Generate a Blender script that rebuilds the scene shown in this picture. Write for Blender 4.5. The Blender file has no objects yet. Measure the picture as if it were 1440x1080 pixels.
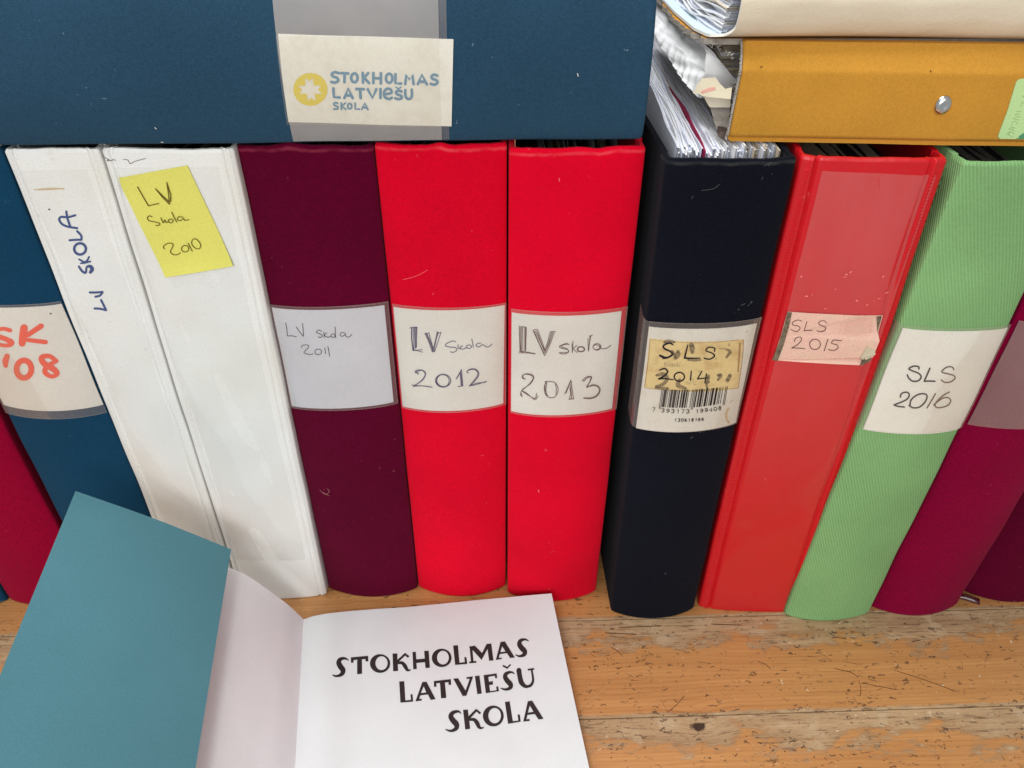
import bpy, bmesh, math, random
from mathutils import Vector, noise
from mathutils.geometry import tessellate_polygon
R = math.radians
SC = bpy.context.scene
COL = SC.collection

# ------------------------------------------------------------------ camera, light, exposure
TH, FPX, CH, CD = R(36.5), 1067.0, .4346, .332
cam_d = bpy.data.cameras.new('camera'); cam = bpy.data.objects.new('camera', cam_d); COL.objects.link(cam)
cam_d.sensor_width = 36; cam_d.lens = 36*FPX/1440; cam_d.clip_start = .01; cam_d.clip_end = 50
cam.location = (0, -CD, CH); cam.rotation_euler = (R(90)-TH, 0, 0)
SC.camera = cam
W = bpy.data.worlds.new("World"); SC.world = W; W.use_nodes = True
W.node_tree.nodes['Background'].inputs[0].default_value = (.90, .97, 1, 1)
W.node_tree.nodes['Background'].inputs[1].default_value = .36
def area(name, loc, tgt, size, power, col, sy=None):
    l = bpy.data.lights.new(name, 'AREA'); l.energy = power; l.color = col
    l.shape = 'RECTANGLE'; l.size = size; l.size_y = sy or size
    o = bpy.data.objects.new(name, l); COL.objects.link(o); o.location = loc
    o.rotation_euler = (Vector(tgt)-Vector(loc)).to_track_quat('-Z', 'Y').to_euler(); return o
area('window_light', (-.18, -1.8, 1.05), (0, 0, .15), 1.3, 27, (1, .995, .98))
area('ceiling_light', (-.5, .12, 1.85), (.05, .05, .2), .9, 29, (.98, .99, 1))
SC.view_settings.view_transform = 'Standard'; SC.view_settings.look = 'None'
SC.view_settings.exposure = .04; SC.view_settings.gamma = 1

# ------------------------------------------------------------------ camera rays: photograph pixel -> place
FW = Vector((0, math.cos(TH), -math.sin(TH))); UP = Vector((0, math.sin(TH), math.cos(TH))); CC = Vector((0, -CD, CH))
def ray(p): return FW + Vector(((p[0]-720)/FPX, 0, 0)) - UP*((p[1]-540)/FPX)
def atz(p, z): d = ray(p); return CC + d*((z-CC.z)/d.z)
def aty(p, y): d = ray(p); return CC + d*((y-CC.y)/d.y)
def atx(p, x): d = ray(p); return CC + d*((x-CC.x)/d.x)
def atpl(p, o, n): d = ray(p); return CC + d*((o-CC).dot(n)/d.dot(n))
def proj(P):
    v = P-CC; z = v.dot(FW); return 720+FPX*v.x/z, 540-FPX*v.dot(UP)/z

# ------------------------------------------------------------------ materials
def lin(r, g, b):
    f = lambda c: (c/255/12.92) if c/255 <= .04045 else ((c/255+.055)/1.055)**2.4
    return (f(r), f(g), f(b), 1)
class NT:
    def __init__(s, name):
        s.m = bpy.data.materials.new(name); s.m.use_nodes = True; s.t = s.m.node_tree
        s.t.nodes.clear(); s.out = s.t.nodes.new('ShaderNodeOutputMaterial')
    def n(s, typ, ins=None, **kw):
        nd = s.t.nodes.new(typ)
        for k, v in kw.items(): setattr(nd, k, v)
        for k, v in (ins or {}).items():
            if hasattr(v, 'is_output') or isinstance(v, bpy.types.NodeSocket): s.t.links.new(v, nd.inputs[k])
            else: nd.inputs[k].default_value = v
        return nd
    def math(s, op, a, b=0., c=0.): return s.n('ShaderNodeMath', {0: a, 1: b, 2: c}, operation=op).outputs[0]
    def mix(s, f, a, b, mode='MIX'):
        return s.n('ShaderNodeMix', {0: f, 6: a, 7: b}, data_type='RGBA', blend_type=mode).outputs[2]
    def vmul(s, v, k): return s.n('ShaderNodeVectorMath', {0: v, 1: k}, operation='MULTIPLY').outputs[0]
    def noise(s, v, sc, det=2., rough=.5, dist=0.):
        return s.n('ShaderNodeTexNoise', {'Vector': v, 'Scale': sc, 'Detail': det, 'Roughness': rough, 'Distortion': dist}).outputs[0]
    def ramp(s, f, lo, hi, a=0., b=1.):
        return s.n('ShaderNodeMapRange', {0: f, 1: lo, 2: hi, 3: a, 4: b}, clamp=True).outputs[0]
    def uv(s):
        r = s.n('ShaderNodeObjectInfo').outputs['Random']
        o = s.n('ShaderNodeCombineXYZ', {0: s.math('MULTIPLY', r, 9.3), 1: s.math('MULTIPLY', s.math('FRACT', s.math('MULTIPLY', r, 17.)), 0.), 2: s.math('MULTIPLY', r, 5.)}).outputs[0]
        return s.n('ShaderNodeVectorMath', {0: s.n('ShaderNodeTexCoord').outputs['UV'], 1: o}, operation='ADD').outputs[0]
    def obj(s): return s.n('ShaderNodeTexCoord').outputs['Object']
    def bump(s, h, st, d=.001): return s.n('ShaderNodeBump', {'Strength': st, 'Distance': d, 'Height': h}).outputs[0]
    def bsdf(s, **kw):
        nm = {'col': 'Base Color', 'rough': 'Roughness', 'metal': 'Metallic', 'spec': 'Specular IOR Level', 'nor': 'Normal',
              'sheen': 'Sheen Weight', 'sheenr': 'Sheen Roughness', 'alpha': 'Alpha', 'coat': 'Coat Weight', 'sss': 'Subsurface Weight'}
        b = s.n('ShaderNodeBsdfPrincipled', {nm[k]: v for k, v in kw.items()}); return b.outputs[0]
    def done(s, sh): s.t.links.new(sh, s.out.inputs[0]); return s.m
def scale(c, k): return (min(1, c[0]*k), min(1, c[1]*k), min(1, c[2]*k), 1)

def fabric(name, c, twill=0, speck=(.6, .5, .5, 1), sp=.35, wear=None, sheen=.02, con=.3):
    T = NT(name); uv = T.uv(); sep = T.n('ShaderNodeSeparateXYZ', {0: uv}); x, y = sep.outputs[0], sep.outputs[1]
    g = T.noise(uv, 1500, 1); g2 = T.noise(uv, 520, 2); cl = T.noise(uv, 14, 3)
    k = T.math('ADD', T.ramp(g, .3, .7, 1-con*.5, 1+con*.5), T.ramp(g2, .3, .7, -con*.25, con*.25))
    k = T.math('MULTIPLY', k, T.ramp(cl, .3, .7, .90, 1.08))
    col = T.mix(1., c, T.n('ShaderNodeCombineColor', {0: k, 1: k, 2: k}).outputs[0], 'MULTIPLY')
    h = g
    if twill:
        w = T.math('SINE', T.math('MULTIPLY', T.math('ADD', T.math('MULTIPLY', x, 1.), T.math('ADD', T.math('MULTIPLY', y, .42), T.math('MULTIPLY', T.noise(uv, 60, 1), .0006))), 2*math.pi/twill))
        col = T.mix(T.math('MULTIPLY', T.ramp(w, -1, 1, 0, .42), T.ramp(T.noise(uv, 25, 3), .35, .65, .45, 1.)), col, scale(c, 1.6)); h = T.math('ADD', w, g)
    else:
        w = T.math('SINE', T.math('MULTIPLY', T.math('ADD', x, T.math('MULTIPLY', y, .7)), 2*math.pi/.0011))
        h = T.math('ADD', T.math('MULTIPLY', w, .35), g)
    # fine rubbed vertical line and lint specks
    spk = T.math('MULTIPLY', T.ramp(T.noise(uv, 300, 2, .6), .75, .79), T.ramp(T.noise(uv, 30, 2), .45, .6))
    lint = T.ramp(T.noise(T.n('ShaderNodeVectorMath', {0: uv, 1: (3.3, 1.2, 0)}, operation='ADD').outputs[0], 190, 0, .5, 2.5), .865, .89)
    col = T.mix(T.math('MULTIPLY', spk, sp), col, speck)
    col = T.mix(T.math('MULTIPLY', lint, sp), col, speck)
    if wear:   # rubbed cloth along the top rim
        wv = T.math('ADD', T.math('MULTIPLY', y, 1.), T.math('MULTIPLY', T.noise(uv, 60, 2), .003))
        col = T.mix(T.math('MULTIPLY', T.math('MULTIPLY', T.ramp(T.math('ABSOLUTE', T.math('SUBTRACT', wv, wear[0])), .0002, .0011, 1, 0), T.ramp(T.noise(uv, 120, 2), .35, .6, .3, 1)), wear[2]), col, wear[1])
    return T.done(T.bsdf(col=col, rough=.9, spec=.05, sheen=sheen, sheenr=.6, nor=T.bump(h, .35, .0004)))

def vinyl(name, c, dirt, rough=.4, dk=.5, stain=(.25, .18, .10, 1)):
    T = NT(name); uv = T.uv(); o = T.obj()
    cl = T.noise(uv, 16, 4, .6); fine = T.noise(uv, 900, 1); big = T.noise(T.vmul(uv, (1, .5, 1)), 26, 3)
    col = T.mix(T.ramp(cl, .42, .72, 0, dk), c, dirt)
    col = T.mix(T.ramp(fine, .3, .7, 0, .08), col, (.1, .1, .1, 1))
    st = T.math('MULTIPLY', T.ramp(T.noise(uv, 160, 3, .7), .66, .74), T.ramp(T.noise(uv, 22, 2), .5, .62))
    col = T.mix(T.math('MULTIPLY', st, .4), col, stain)
    h = T.math('ADD', T.math('MULTIPLY', big, 2.5), T.math('MULTIPLY', fine, .08))
    return T.done(T.bsdf(col=col, rough=rough, spec=.4, nor=T.bump(h, .5, .0016)))

def paper(name, c, rough=.8, var=.06, mott=None, bump=.15):
    T = NT(name); o = T.obj()
    n = T.noise(o, 1200, 2); m = T.noise(o, 35, 3)
    k = T.math('MULTIPLY', T.ramp(n, .3, .7, 1-var, 1+var*.6), T.ramp(m, .3, .7, .97, 1.02))
    col = T.mix(1., c, T.n('ShaderNodeCombineColor', {0: k, 1: k, 2: k}).outputs[0], 'MULTIPLY')
    if mott: col = T.mix(T.math('MULTIPLY', T.ramp(T.noise(o, 150, 4, .7), .5, .66), .6), col, mott)
    return T.done(T.bsdf(col=col, rough=rough, spec=.25, nor=T.bump(n, bump, .0003)))

def ink(name, c, rough=.6, a=1.):
    T = NT(name); n = T.noise(T.obj(), 1500, 2)
    sh = T.bsdf(col=T.mix(T.ramp(n, .35, .7, 0, .3), c, scale(c, 1.35)), rough=rough, spec=.2)
    if a < 1:
        tr = T.n('ShaderNodeBsdfTransparent').outputs[0]
        f = T.ramp(T.noise(T.obj(), 700, 3), .3, .7, a*.6, a)
        sh = T.n('ShaderNodeMixShader', {0: f, 1: tr, 2: sh}).outputs[0]
    return T.done(sh)

def film(name, c, milk, tint=(1, 1, 1, 1), rough=.25, top_sheen=None, fk=.22):
    T = NT(name); n = T.noise(T.uv(), 40, 3)
    if top_sheen:   # reflected sheen painted in as milkiness, paler towards the top of the sleeve
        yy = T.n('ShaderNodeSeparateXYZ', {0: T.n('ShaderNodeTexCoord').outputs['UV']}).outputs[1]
        milk_ = T.math('MULTIPLY', T.ramp(yy, .015, .058, top_sheen[0], top_sheen[1]), T.ramp(n, .3, .7, .8, 1.2))
    tr = T.n('ShaderNodeBsdfTransparent', {0: tint}).outputs[0]
    df = T.bsdf(col=c, rough=.6, spec=.3)
    a = T.n('ShaderNodeMixShader', {0: milk_ if top_sheen else T.ramp(n, .3, .7, milk*.85, milk*1.15), 1: tr, 2: df}).outputs[0]
    gl = T.n('ShaderNodeBsdfGlossy', {'Color': (.8, .8, .8, 1), 'Roughness': rough, 'Normal': T.bump(T.noise(T.uv(), 30, 2), .3, .001)}).outputs[0]
    fr = T.math('MULTIPLY', T.n('ShaderNodeLayerWeight', {0: .25}).outputs['Fresnel'], fk)
    return T.done(T.n('ShaderNodeMixShader', {0: fr, 1: a, 2: gl}).outputs[0])

def metal(name, c, rough):
    T = NT(name); n = T.noise(T.obj(), 400, 3)
    return T.done(T.bsdf(col=c, metal=1., rough=T.ramp(n, .3, .7, rough*.7, rough*1.4)))

def wood():
    T = NT('worn_pine'); o = T.obj(); rnd = T.n('ShaderNodeObjectInfo').outputs['Random']
    sep = T.n('ShaderNodeSeparateXYZ', {0: o}); x, y = sep.outputs[0], sep.outputs[1]
    off = T.n('ShaderNodeCombineXYZ', {0: T.math('MULTIPLY', rnd, 7.), 1: T.math('MULTIPLY', rnd, 3.), 2: 0.}).outputs[0]
    p = T.n('ShaderNodeVectorMath', {0: o, 1: off}, operation='ADD').outputs[0]
    pos = T.n('ShaderNodeNewGeometry').outputs['Position']
    # knot: grain bends round one dark eye
    kv = T.n('ShaderNodeVectorMath', {0: pos, 1: (.1114, -.0892, 0)}, operation='SUBTRACT').outputs[0]
    kd = T.n('ShaderNodeVectorMath', {0: T.vmul(kv, (1., 1.6, 0))}, operation='LENGTH').outputs['Value']
    kd = T.math('ADD', kd, T.math('MULTIPLY', T.math('SUBTRACT', T.noise(pos, 260, 3), .5), .006))
    bend = T.ramp(kd, .0, .03, .006, 0.)
    p2 = T.n('ShaderNodeVectorMath', {0: p, 1: T.n('ShaderNodeCombineXYZ', {0: 0., 1: bend, 2: 0.}).outputs[0]}, operation='ADD').outputs[0]
    warp = T.math('MULTIPLY', T.noise(T.vmul(p2, (5, 14, 1)), 1, 2), .02)
    sp2 = T.n('ShaderNodeSeparateXYZ', {0: p2}).outputs[1]
    ring = T.math('SINE', T.math('MULTIPLY', T.math('ADD', sp2, warp), 2300.))
    fib = T.noise(T.vmul(p2, (30, 900, 1)), 1, 3, .6)
    fib2 = T.noise(T.vmul(p2, (6, 160, 1)), 1, 3, .6)
    varn = T.mix(T.ramp(fib2, .3, .7), lin(200, 146, 90), lin(172, 118, 68))
    varn = T.mix(T.ramp(ring, .2, 1., 0, .30), varn, lin(160, 98, 50))
    varn = T.mix(T.ramp(fib, .35, .7, 0, .3), varn, lin(150, 96, 52))
    bare = T.mix(T.ramp(fib2, .3, .7), lin(182, 150, 112), lin(154, 122, 88))
    bare = T.mix(T.ramp(T.noise(T.vmul(p2, (60, 520, 1)), 1, 4, .7), .53, .66, 0, .75), bare, lin(92, 64, 42))
    bare = T.mix(T.ramp(T.noise(p2, 70, 3), .52, .66, 0, .5), bare, lin(190, 166, 132))
    # varnish rubbed off mostly on the far side of every board
    pw_ = T.n('ShaderNodeVectorMath', {0: p, 1: T.vmul(T.n('ShaderNodeTexNoise', {'Vector': p, 'Scale': 60., 'Detail': 2.}).outputs['Color'], (.02, .004, 0))}, operation='ADD').outputs[0]
    nz = T.noise(T.vmul(p, (1, 2.3, 1)), 17, 6, .68, .3); nf = T.noise(T.vmul(p, (1, 2.2, 1)), 75, 4, .65)
    e = T.math('MULTIPLY', T.math('MULTIPLY', y, 28.5), .40)
    edge = T.math('ADD', T.ramp(T.math('ABSOLUTE', y), .0325, .035, 0, .35), T.ramp(y, -.0275, -.0325, 0, .48))
    wv = T.math('ADD', T.math('ADD', T.math('ADD', e, edge), nz), T.math('MULTIPLY', nf, .42))
    worn = T.ramp(wv, .85, .92)
    # long dark fibres lying along the board, dirt creeping under the varnish edge
    lf = T.noise(T.vmul(p2, (14, 640, 1)), 1, 4, .72)
    varn = T.mix(T.ramp(lf, .56, .70, 0, .55), varn, lin(132, 80, 38))
    soft = T.noise(p, 9, 3); varn = T.mix(T.ramp(soft, .35, .7, 0, .5), varn, lin(186, 134, 80))
    col = T.mix(worn, varn, bare)
    rim_ = T.math('SUBTRACT', 1., T.math('ABSOLUTE', T.math('SUBTRACT', T.math('MULTIPLY', T.ramp(wv, .84, .96), 2.), 1.)))
    col = T.mix(T.math('MULTIPLY', rim_, .38), col, lin(140, 98, 58))
    scr = T.noise(T.vmul(pw_, (38, 300, 1)), 1, 5, .75)
    col = T.mix(T.math('MULTIPLY', T.ramp(scr, .60, .66), T.ramp(T.noise(p, 30, 2), .42, .6, 0, .7)), col, lin(92, 60, 36))
    # pits, nicks and ink-dark specks
    dn = T.n('ShaderNodeTexNoise', {'Vector': p, 'Scale': 330., 'Detail': 2.}).outputs['Color']
    pd = T.n('ShaderNodeVectorMath', {0: p, 1: T.vmul(T.n('ShaderNodeVectorMath', {0: dn, 1: (.5, .5, .5)}, operation='SUBTRACT').outputs[0], (.009, .0055, 0))}, operation='ADD').outputs[0]
    vor = T.n('ShaderNodeTexVoronoi', {'Vector': T.vmul(pd, (150, 520, 1)), 'Scale': 1., 'Randomness': 1.})
    cell = T.n('ShaderNodeSeparateColor', {0: vor.outputs['Color']}).outputs[0]
    pit = T.math('MULTIPLY', T.ramp(vor.outputs['Distance'], .20, .34, 1, 0), T.ramp(cell, .73, .75))
    pit = T.math('MULTIPLY', pit, T.ramp(T.noise(p, 24, 3, .6), .42, .52))
    vor2 = T.n('ShaderNodeTexVoronoi', {'Vector': T.vmul(pd, (420, 900, 1)), 'Scale': 1., 'Randomness': 1.})
    cell2 = T.n('ShaderNodeSeparateColor', {0: vor2.outputs['Color']}).outputs[1]
    pit2 = T.math('MULTIPLY', T.ramp(vor2.outputs['Distance'], .22, .36, 1, 0), T.ramp(cell2, .76, .78))
    pit2 = T.math('MULTIPLY', pit2, T.ramp(T.noise(p, 60, 3, .6), .46, .54))
    pits = T.math('MAXIMUM', pit, pit2)
    col = T.mix(T.math('MULTIPLY', pits, .72), col, lin(60, 34, 20))
    chip = T.math('MULTIPLY', T.ramp(T.noise(p, 210, 3, .7), .665, .69), T.ramp(T.noise(p, 40, 2), .5, .58))
    col = T.mix(chip, col, lin(214, 196, 166))
    col = T.mix(T.ramp(kd, .0035, .0055, .95, 0), col, lin(48, 26, 16))
    h = T.math('SUBTRACT', T.math('ADD', T.math('MULTIPLY', fib, T.ramp(worn, 0, 1, .15, .9)), T.math('MULTIPLY', worn, -.5)), T.math('MULTIPLY', pits, 1.5))
    return T.done(T.bsdf(col=col, rough=T.ramp(worn, 0, 1, .38, .8), spec=.4, nor=T.bump(h, .6, .0006)))

M = {}
M['wood'] = wood()
M['blue'] = fabric('blue_cloth', lin(42, 72, 94), wear=None, speck=lin(150, 170, 180), con=.22)
M['deepblue'] = fabric('deep_blue_cloth', lin(18, 62, 90), speck=lin(120, 150, 170), con=.22)
M['maroon'] = fabric('maroon_cloth', lin(88, 0, 36), wear=(.3155, lin(160, 60, 80), .5), speck=lin(210, 120, 130))
M['wine'] = fabric('wine_cloth', lin(126, 0, 48), speck=lin(190, 70, 90), sp=.25)
M['crimson'] = fabric('crimson_cloth', lin(148, 0, 46), speck=lin(190, 70, 90), sp=.25)
M['red'] = fabric('bright_red_cloth', lin(218, 2, 38), wear=(.3155, lin(245, 90, 100), .55), speck=lin(255, 150, 140), sp=.2, con=.16)
M['black'] = fabric('black_cloth', lin(15, 17, 27), wear=(.3160, lin(84, 84, 82), .4), speck=lin(120, 120, 125), sp=.5)
M['green'] = fabric('green_twill_cloth', lin(124, 166, 110), twill=.0017, speck=lin(80, 120, 70), sp=.2, con=.14)
M['whitev'] = vinyl('white_vinyl', lin(240, 240, 237), lin(228, 223, 208), .4, .5)
M['redv'] = vinyl('red_vinyl', lin(204, 10, 26), lin(214, 18, 30), .36, .4, lin(240, 170, 160))
M['inside'] = paper('grey_board', lin(60, 60, 66))
M['darkgrey'] = paper('dark_grey_card', lin(72, 72, 76))
M['label'] = paper('label_paper', lin(234, 230, 220))
M['labelcool'] = paper('cool_label_paper', lin(213, 213, 219))
M['labeldirt'] = paper('grubby_label_paper', lin(230, 225, 212), mott=lin(216, 208, 190))
M['tape'] = paper('yellowed_tape', lin(234, 208, 140), .4, .08, lin(200, 158, 84))
M['tapeedge'] = ink('tape_edge', lin(170, 120, 60), .6, .8)
M['pinktape'] = paper('pale_pink_cloth_tape', lin(234, 190, 172), .8, .12, lin(226, 196, 168), .5)
M['velcro'] = paper('grubby_glue', lin(126, 112, 92), .9, .5, lin(54, 48, 38), .6)
M['sticky'] = paper('yellow_note_paper', lin(224, 218, 108))
M['stickyd'] = paper('yellow_note_strip', lin(228, 218, 92))
M['glabel'] = paper('pale_green_label', lin(192, 222, 156)); M['gdark'] = paper('dark_green_print', lin(84, 148, 108))
M['bookpaper'] = paper('booklet_paper', lin(209, 210, 210), .75, .03)
M['bookpink'] = paper('booklet_inner_cover', lin(246, 245, 246), .7, .03)
M['teal'] = paper('teal_card', lin(80, 130, 141), .7, .07)
M['page'] = paper('page_white', lin(248, 248, 250), .7, .03)
M['pageb'] = paper('page_bluish', lin(234, 238, 250), .7, .03)
M['pagec'] = paper('page_cream', lin(222, 210, 188), .8, .04)
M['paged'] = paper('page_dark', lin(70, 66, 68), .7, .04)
M['beige'] = paper('beige_paper', lin(206, 194, 168), .8, .05)
M['kraft'] = paper('frayed_board', lin(168, 160, 150), .9, .2, lin(110, 100, 90), .6)
M['brownboard'] = paper('brown_board', lin(108, 92, 84), .9, .2, lin(70, 58, 50), .6)
M['crimsoncard'] = paper('crimson_card', lin(150, 30, 70))
M['sleeve'] = vinyl('plastic_sleeve', lin(250, 250, 250), lin(240, 242, 242), .45, .5)
M['folder'] = vinyl('white_folder_plastic', lin(226, 212, 188), lin(206, 190, 162), .6, .5)
M['folderin'] = paper('folder_lining', lin(206, 222, 230), .4)
M['ochre'] = fabric('ochre_paper_cloth', lin(200, 142, 54), speck=lin(240, 190, 90), sp=.15, con=.12, sheen=.03)
M['filmgrey'] = film('milky_film', lin(176, 172, 170), .52)
M['filmclear'] = film('clear_film', lin(200, 185, 175), .09)
M['filmred'] = film('clear_film_on_red', lin(236, 170, 165), .06, rough=.35, top_sheen=(.0, .10), fk=.06)
M['filmpink'] = film('clouded_film', lin(160, 122, 124), .48)
M['filmover'] = film('film_over_label', lin(225, 215, 195), .06)
M['filmwhite'] = film('clear_sleeve_on_white', lin(224, 224, 220), .06, rough=.5, fk=.1)
M['steel'] = metal('rivet_steel', (.75, .74, .72, 1), .22)
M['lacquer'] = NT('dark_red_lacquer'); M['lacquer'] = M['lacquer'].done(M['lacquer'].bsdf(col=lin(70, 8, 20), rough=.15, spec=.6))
M['penblack'] = ink('black_pen', lin(32, 26, 34)); M['penblue'] = ink('blue_pen', lin(48, 46, 96)); M['penbrown'] = ink('brown_pen', lin(88, 50, 52))
M['penolive'] = ink('dark_pen_on_yellow', lin(92, 78, 10)); M['marker'] = ink('blue_marker', lin(70, 84, 128)); M['orange'] = ink('orange_marker', lin(244, 78, 44))
M['printblack'] = ink('printed_black', lin(42, 32, 32)); M['printblue'] = ink('printed_blue', lin(98, 136, 160)); M['printyellow'] = ink('printed_yellow', lin(218, 196, 74))
M['smudge'] = ink('old_smudged_ink', lin(96, 76, 50), .7, .6); M['faint'] = ink('faint_print', lin(150, 132, 92), .7, .55)
M['pinkmark'] = ink('pink_marker', lin(226, 160, 146), .7, .8); M['faintgreen'] = ink('faint_pencil', lin(140, 168, 112), .7, .6)
M['bar'] = ink('barcode_black', lin(34, 28, 26)); M['hair'] = ink('lint_hair', lin(190, 130, 130)); M['stain'] = ink('brown_stain', lin(214, 176, 110), .7, .6)
M['scratch'] = ink('scratch_dark', lin(72, 38, 20)); M['scratchl'] = ink('flaked_paint', lin(240, 130, 130))

# ------------------------------------------------------------------ object helpers
def mesh(name, vs, fs, m, parent=None, smooth=True, uvs=None, mats=None, midx=None):
    me = bpy.data.meshes.new(name); me.from_pydata([tuple(v) for v in vs], [], fs); me.update()
    if uvs:
        ul = me.uv_layers.new(name='UVMap')
        for l in me.loops: ul.data[l.index].uv = uvs[l.vertex_index]
    for mm in (mats or [m]): me.materials.append(mm)
    if midx:
        for p, i in zip(me.polygons, midx): p.material_index = i
    if smooth:
        for p in me.polygons: p.use_smooth = True
        me.set_sharp_from_angle(angle=R(48))
    o = bpy.data.objects.new(name, me); COL.objects.link(o)
    if parent: attach(o, parent)
    return o
def rootpos(o):
    p = Vector(o.location)
    while o.parent: o = o.parent; p += o.location
    return p
def attach(o, parent):       # child keeps its place; every object here has no rotation of its own
    rp = rootpos(parent)
    if o.type == 'MESH':
        for v in o.data.vertices: v.co -= rp
    o.parent = parent
def thing(name, loc, label, cat, group=None):
    o = bpy.data.objects.new(name, None); COL.objects.link(o); o.location = loc; o.empty_display_size = .02
    o['label'] = label; o['category'] = cat
    if group: o['group'] = group
    return o
def grid(nu, nv, f, flip=False, off=0):
    vs = [f(i/nu, j/nv) for j in range(nv+1) for i in range(nu+1)]
    fs = []
    for j in range(nv):
        for i in range(nu):
            a = off+j*(nu+1)+i; q = (a, a+1, a+nu+2, a+nu+1)
            fs.append(q[::-1] if flip else q)
    return vs, fs
def slab(name, nu, nv, f, n, t, m, parent, mats=None, uvf=None, smooth=True):
    """sheet f(u,v) with real thickness t along the vector n(u,v) (away from the seen side)"""
    a, fa = grid(nu, nv, f); N = len(a)
    b = [p + n*t if isinstance(n, Vector) else p + n(i % (nu+1)/nu, i//(nu+1)/nv)*t for i, p in enumerate(a)]
    fb = [tuple(N+k for k in q[::-1]) for q in fa]; side = []
    def edge(ix):
        for p, q in zip(ix, ix[1:]): side.append((q, p, p+N, q+N))
    edge(list(range(nu+1))); edge([j*(nu+1)+nu for j in range(nv+1)])
    edge([nv*(nu+1)+i for i in range(nu, -1, -1)]); edge([j*(nu+1) for j in range(nv, -1, -1)])
    uvs = None
    if uvf: uvs = [uvf(i % (nu+1)/nu, i//(nu+1)/nv) for i in range(N)]*2
    mi = [0]*len(fa)+[1 if mats and len(mats) > 1 else 0]*len(fb)+[(2 if len(mats) > 2 else 0) if mats else 0]*len(side)
    return mesh(name, a+b, fa+fb+side, m, parent, smooth, uvs, mats, mi)

# ------------------------------------------------------------------ spine surfaces
class Surf:
    """spine between four corner points; profile runs across u (standing binder) or across v (lying one)"""
    def __init__(s, BL, BR, TL, TR, axis='u', bulge=.007, r=.003, n=7, groove=0, dep=None, prof=None, wob=.0004, seed=0, gs=.84):
        s.c = (BL, BR, TL, TR); s.axis = axis; s.bulge = bulge; s.r = r; s.n = n; s.g = groove; s.gs = gs; s.prof = prof; s.wob = wob; s.seed = seed
        if dep is None:
            e = BR-BL; dep = Vector((-e.y, e.x, 0)).normalized()
        s.dep = dep
        s.W = ((BR-BL).length+(TR-TL).length)/2; s.H = ((TL-BL).length+(TR-BR).length)/2
        s.half = (s.W if axis == 'u' else s.H)/2
    def offs(s, q, l=0., flat=False):
        if s.prof: return s.prof(q)
        a = abs(q)
        bl = s.bulge*(1-.78*min(1, max(0, l))**1.6) if s.axis == 'u' else s.bulge
        if flat: return -bl*(1-min(1, a*a))
        if a >= 1: return s.r+(a-1)*s.half
        o = -bl*(1-q*q)+s.r*(1-(1-a**s.n)**(1/s.n))
        if s.g: o += s.g*math.exp(-((a-s.gs)/.025)**2)-s.g*.45*math.exp(-((a-s.gs-.06)/.03)**2)
        return o
    def P(s, u, v, inset=0., flat=False):
        BL, BR, TL, TR = s.c
        uu, vv = (u, v) if flat else ((min(1, max(0, u)), v) if s.axis == 'u' else (u, min(1, max(0, v))))
        if inset:
            k = inset/s.half/2
            if s.axis == 'u': uu = k+(1-2*k)*uu
            else: vv = k+(1-2*k)*vv
        b = BL*(1-uu)*(1-vv)+BR*uu*(1-vv)+TL*(1-uu)*vv+TR*uu*vv
        q = 2*(u if s.axis == 'u' else v)-1; l = v if s.axis == 'u' else u
        w = s.wob*(math.sin(l*9+s.seed)+.6*math.sin(l*23+q*2+s.seed*3)+.4*math.sin(l*41-q*3+s.seed*7)) if s.wob else 0
        return b+s.dep*(s.offs(q, l, flat)+w+inset)
    def N(s, u, v):
        e = .004; a = s.P(u+e, v)-s.P(u-e, v); b = s.P(u, v+e)-s.P(u, v-e); return a.cross(b).normalized()
    def O(s, u, v, d): return s.P(u, v)+s.N(u, v)*d
    def inv(s, px):
        u = v = .5
        for _ in range(9):
            x, y = proj(s.P(u, v, 0, True)); e = 1e-4
            xa, ya = proj(s.P(u+e, v, 0, True)); xb, yb = proj(s.P(u, v+e, 0, True))
            a, b, c, d = (xa-x)/e, (xb-x)/e, (ya-y)/e, (yb-y)/e; D = a*d-b*c
            rx, ry = px[0]-x, px[1]-y
            du, dv = (d*rx-b*ry)/D, (a*ry-c*rx)/D
            du = max(-.4, min(.4, du)); dv = max(-.4, min(.4, dv)); u += du; v += dv
            u = max(-.3, min(1.3, u)); v = max(-.6, min(1.6, v))
            if abs(rx)+abs(ry) < .02: break
        return u, v
    def at(s, px, d): u, v = s.inv(px); return s.O(u, v, d)

class Plane:
    def __init__(s, o, n): s.o = o; s.n = n.normalized()
    def at(s, px, d): return atpl(px, s.o+s.n*d, s.n)

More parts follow.
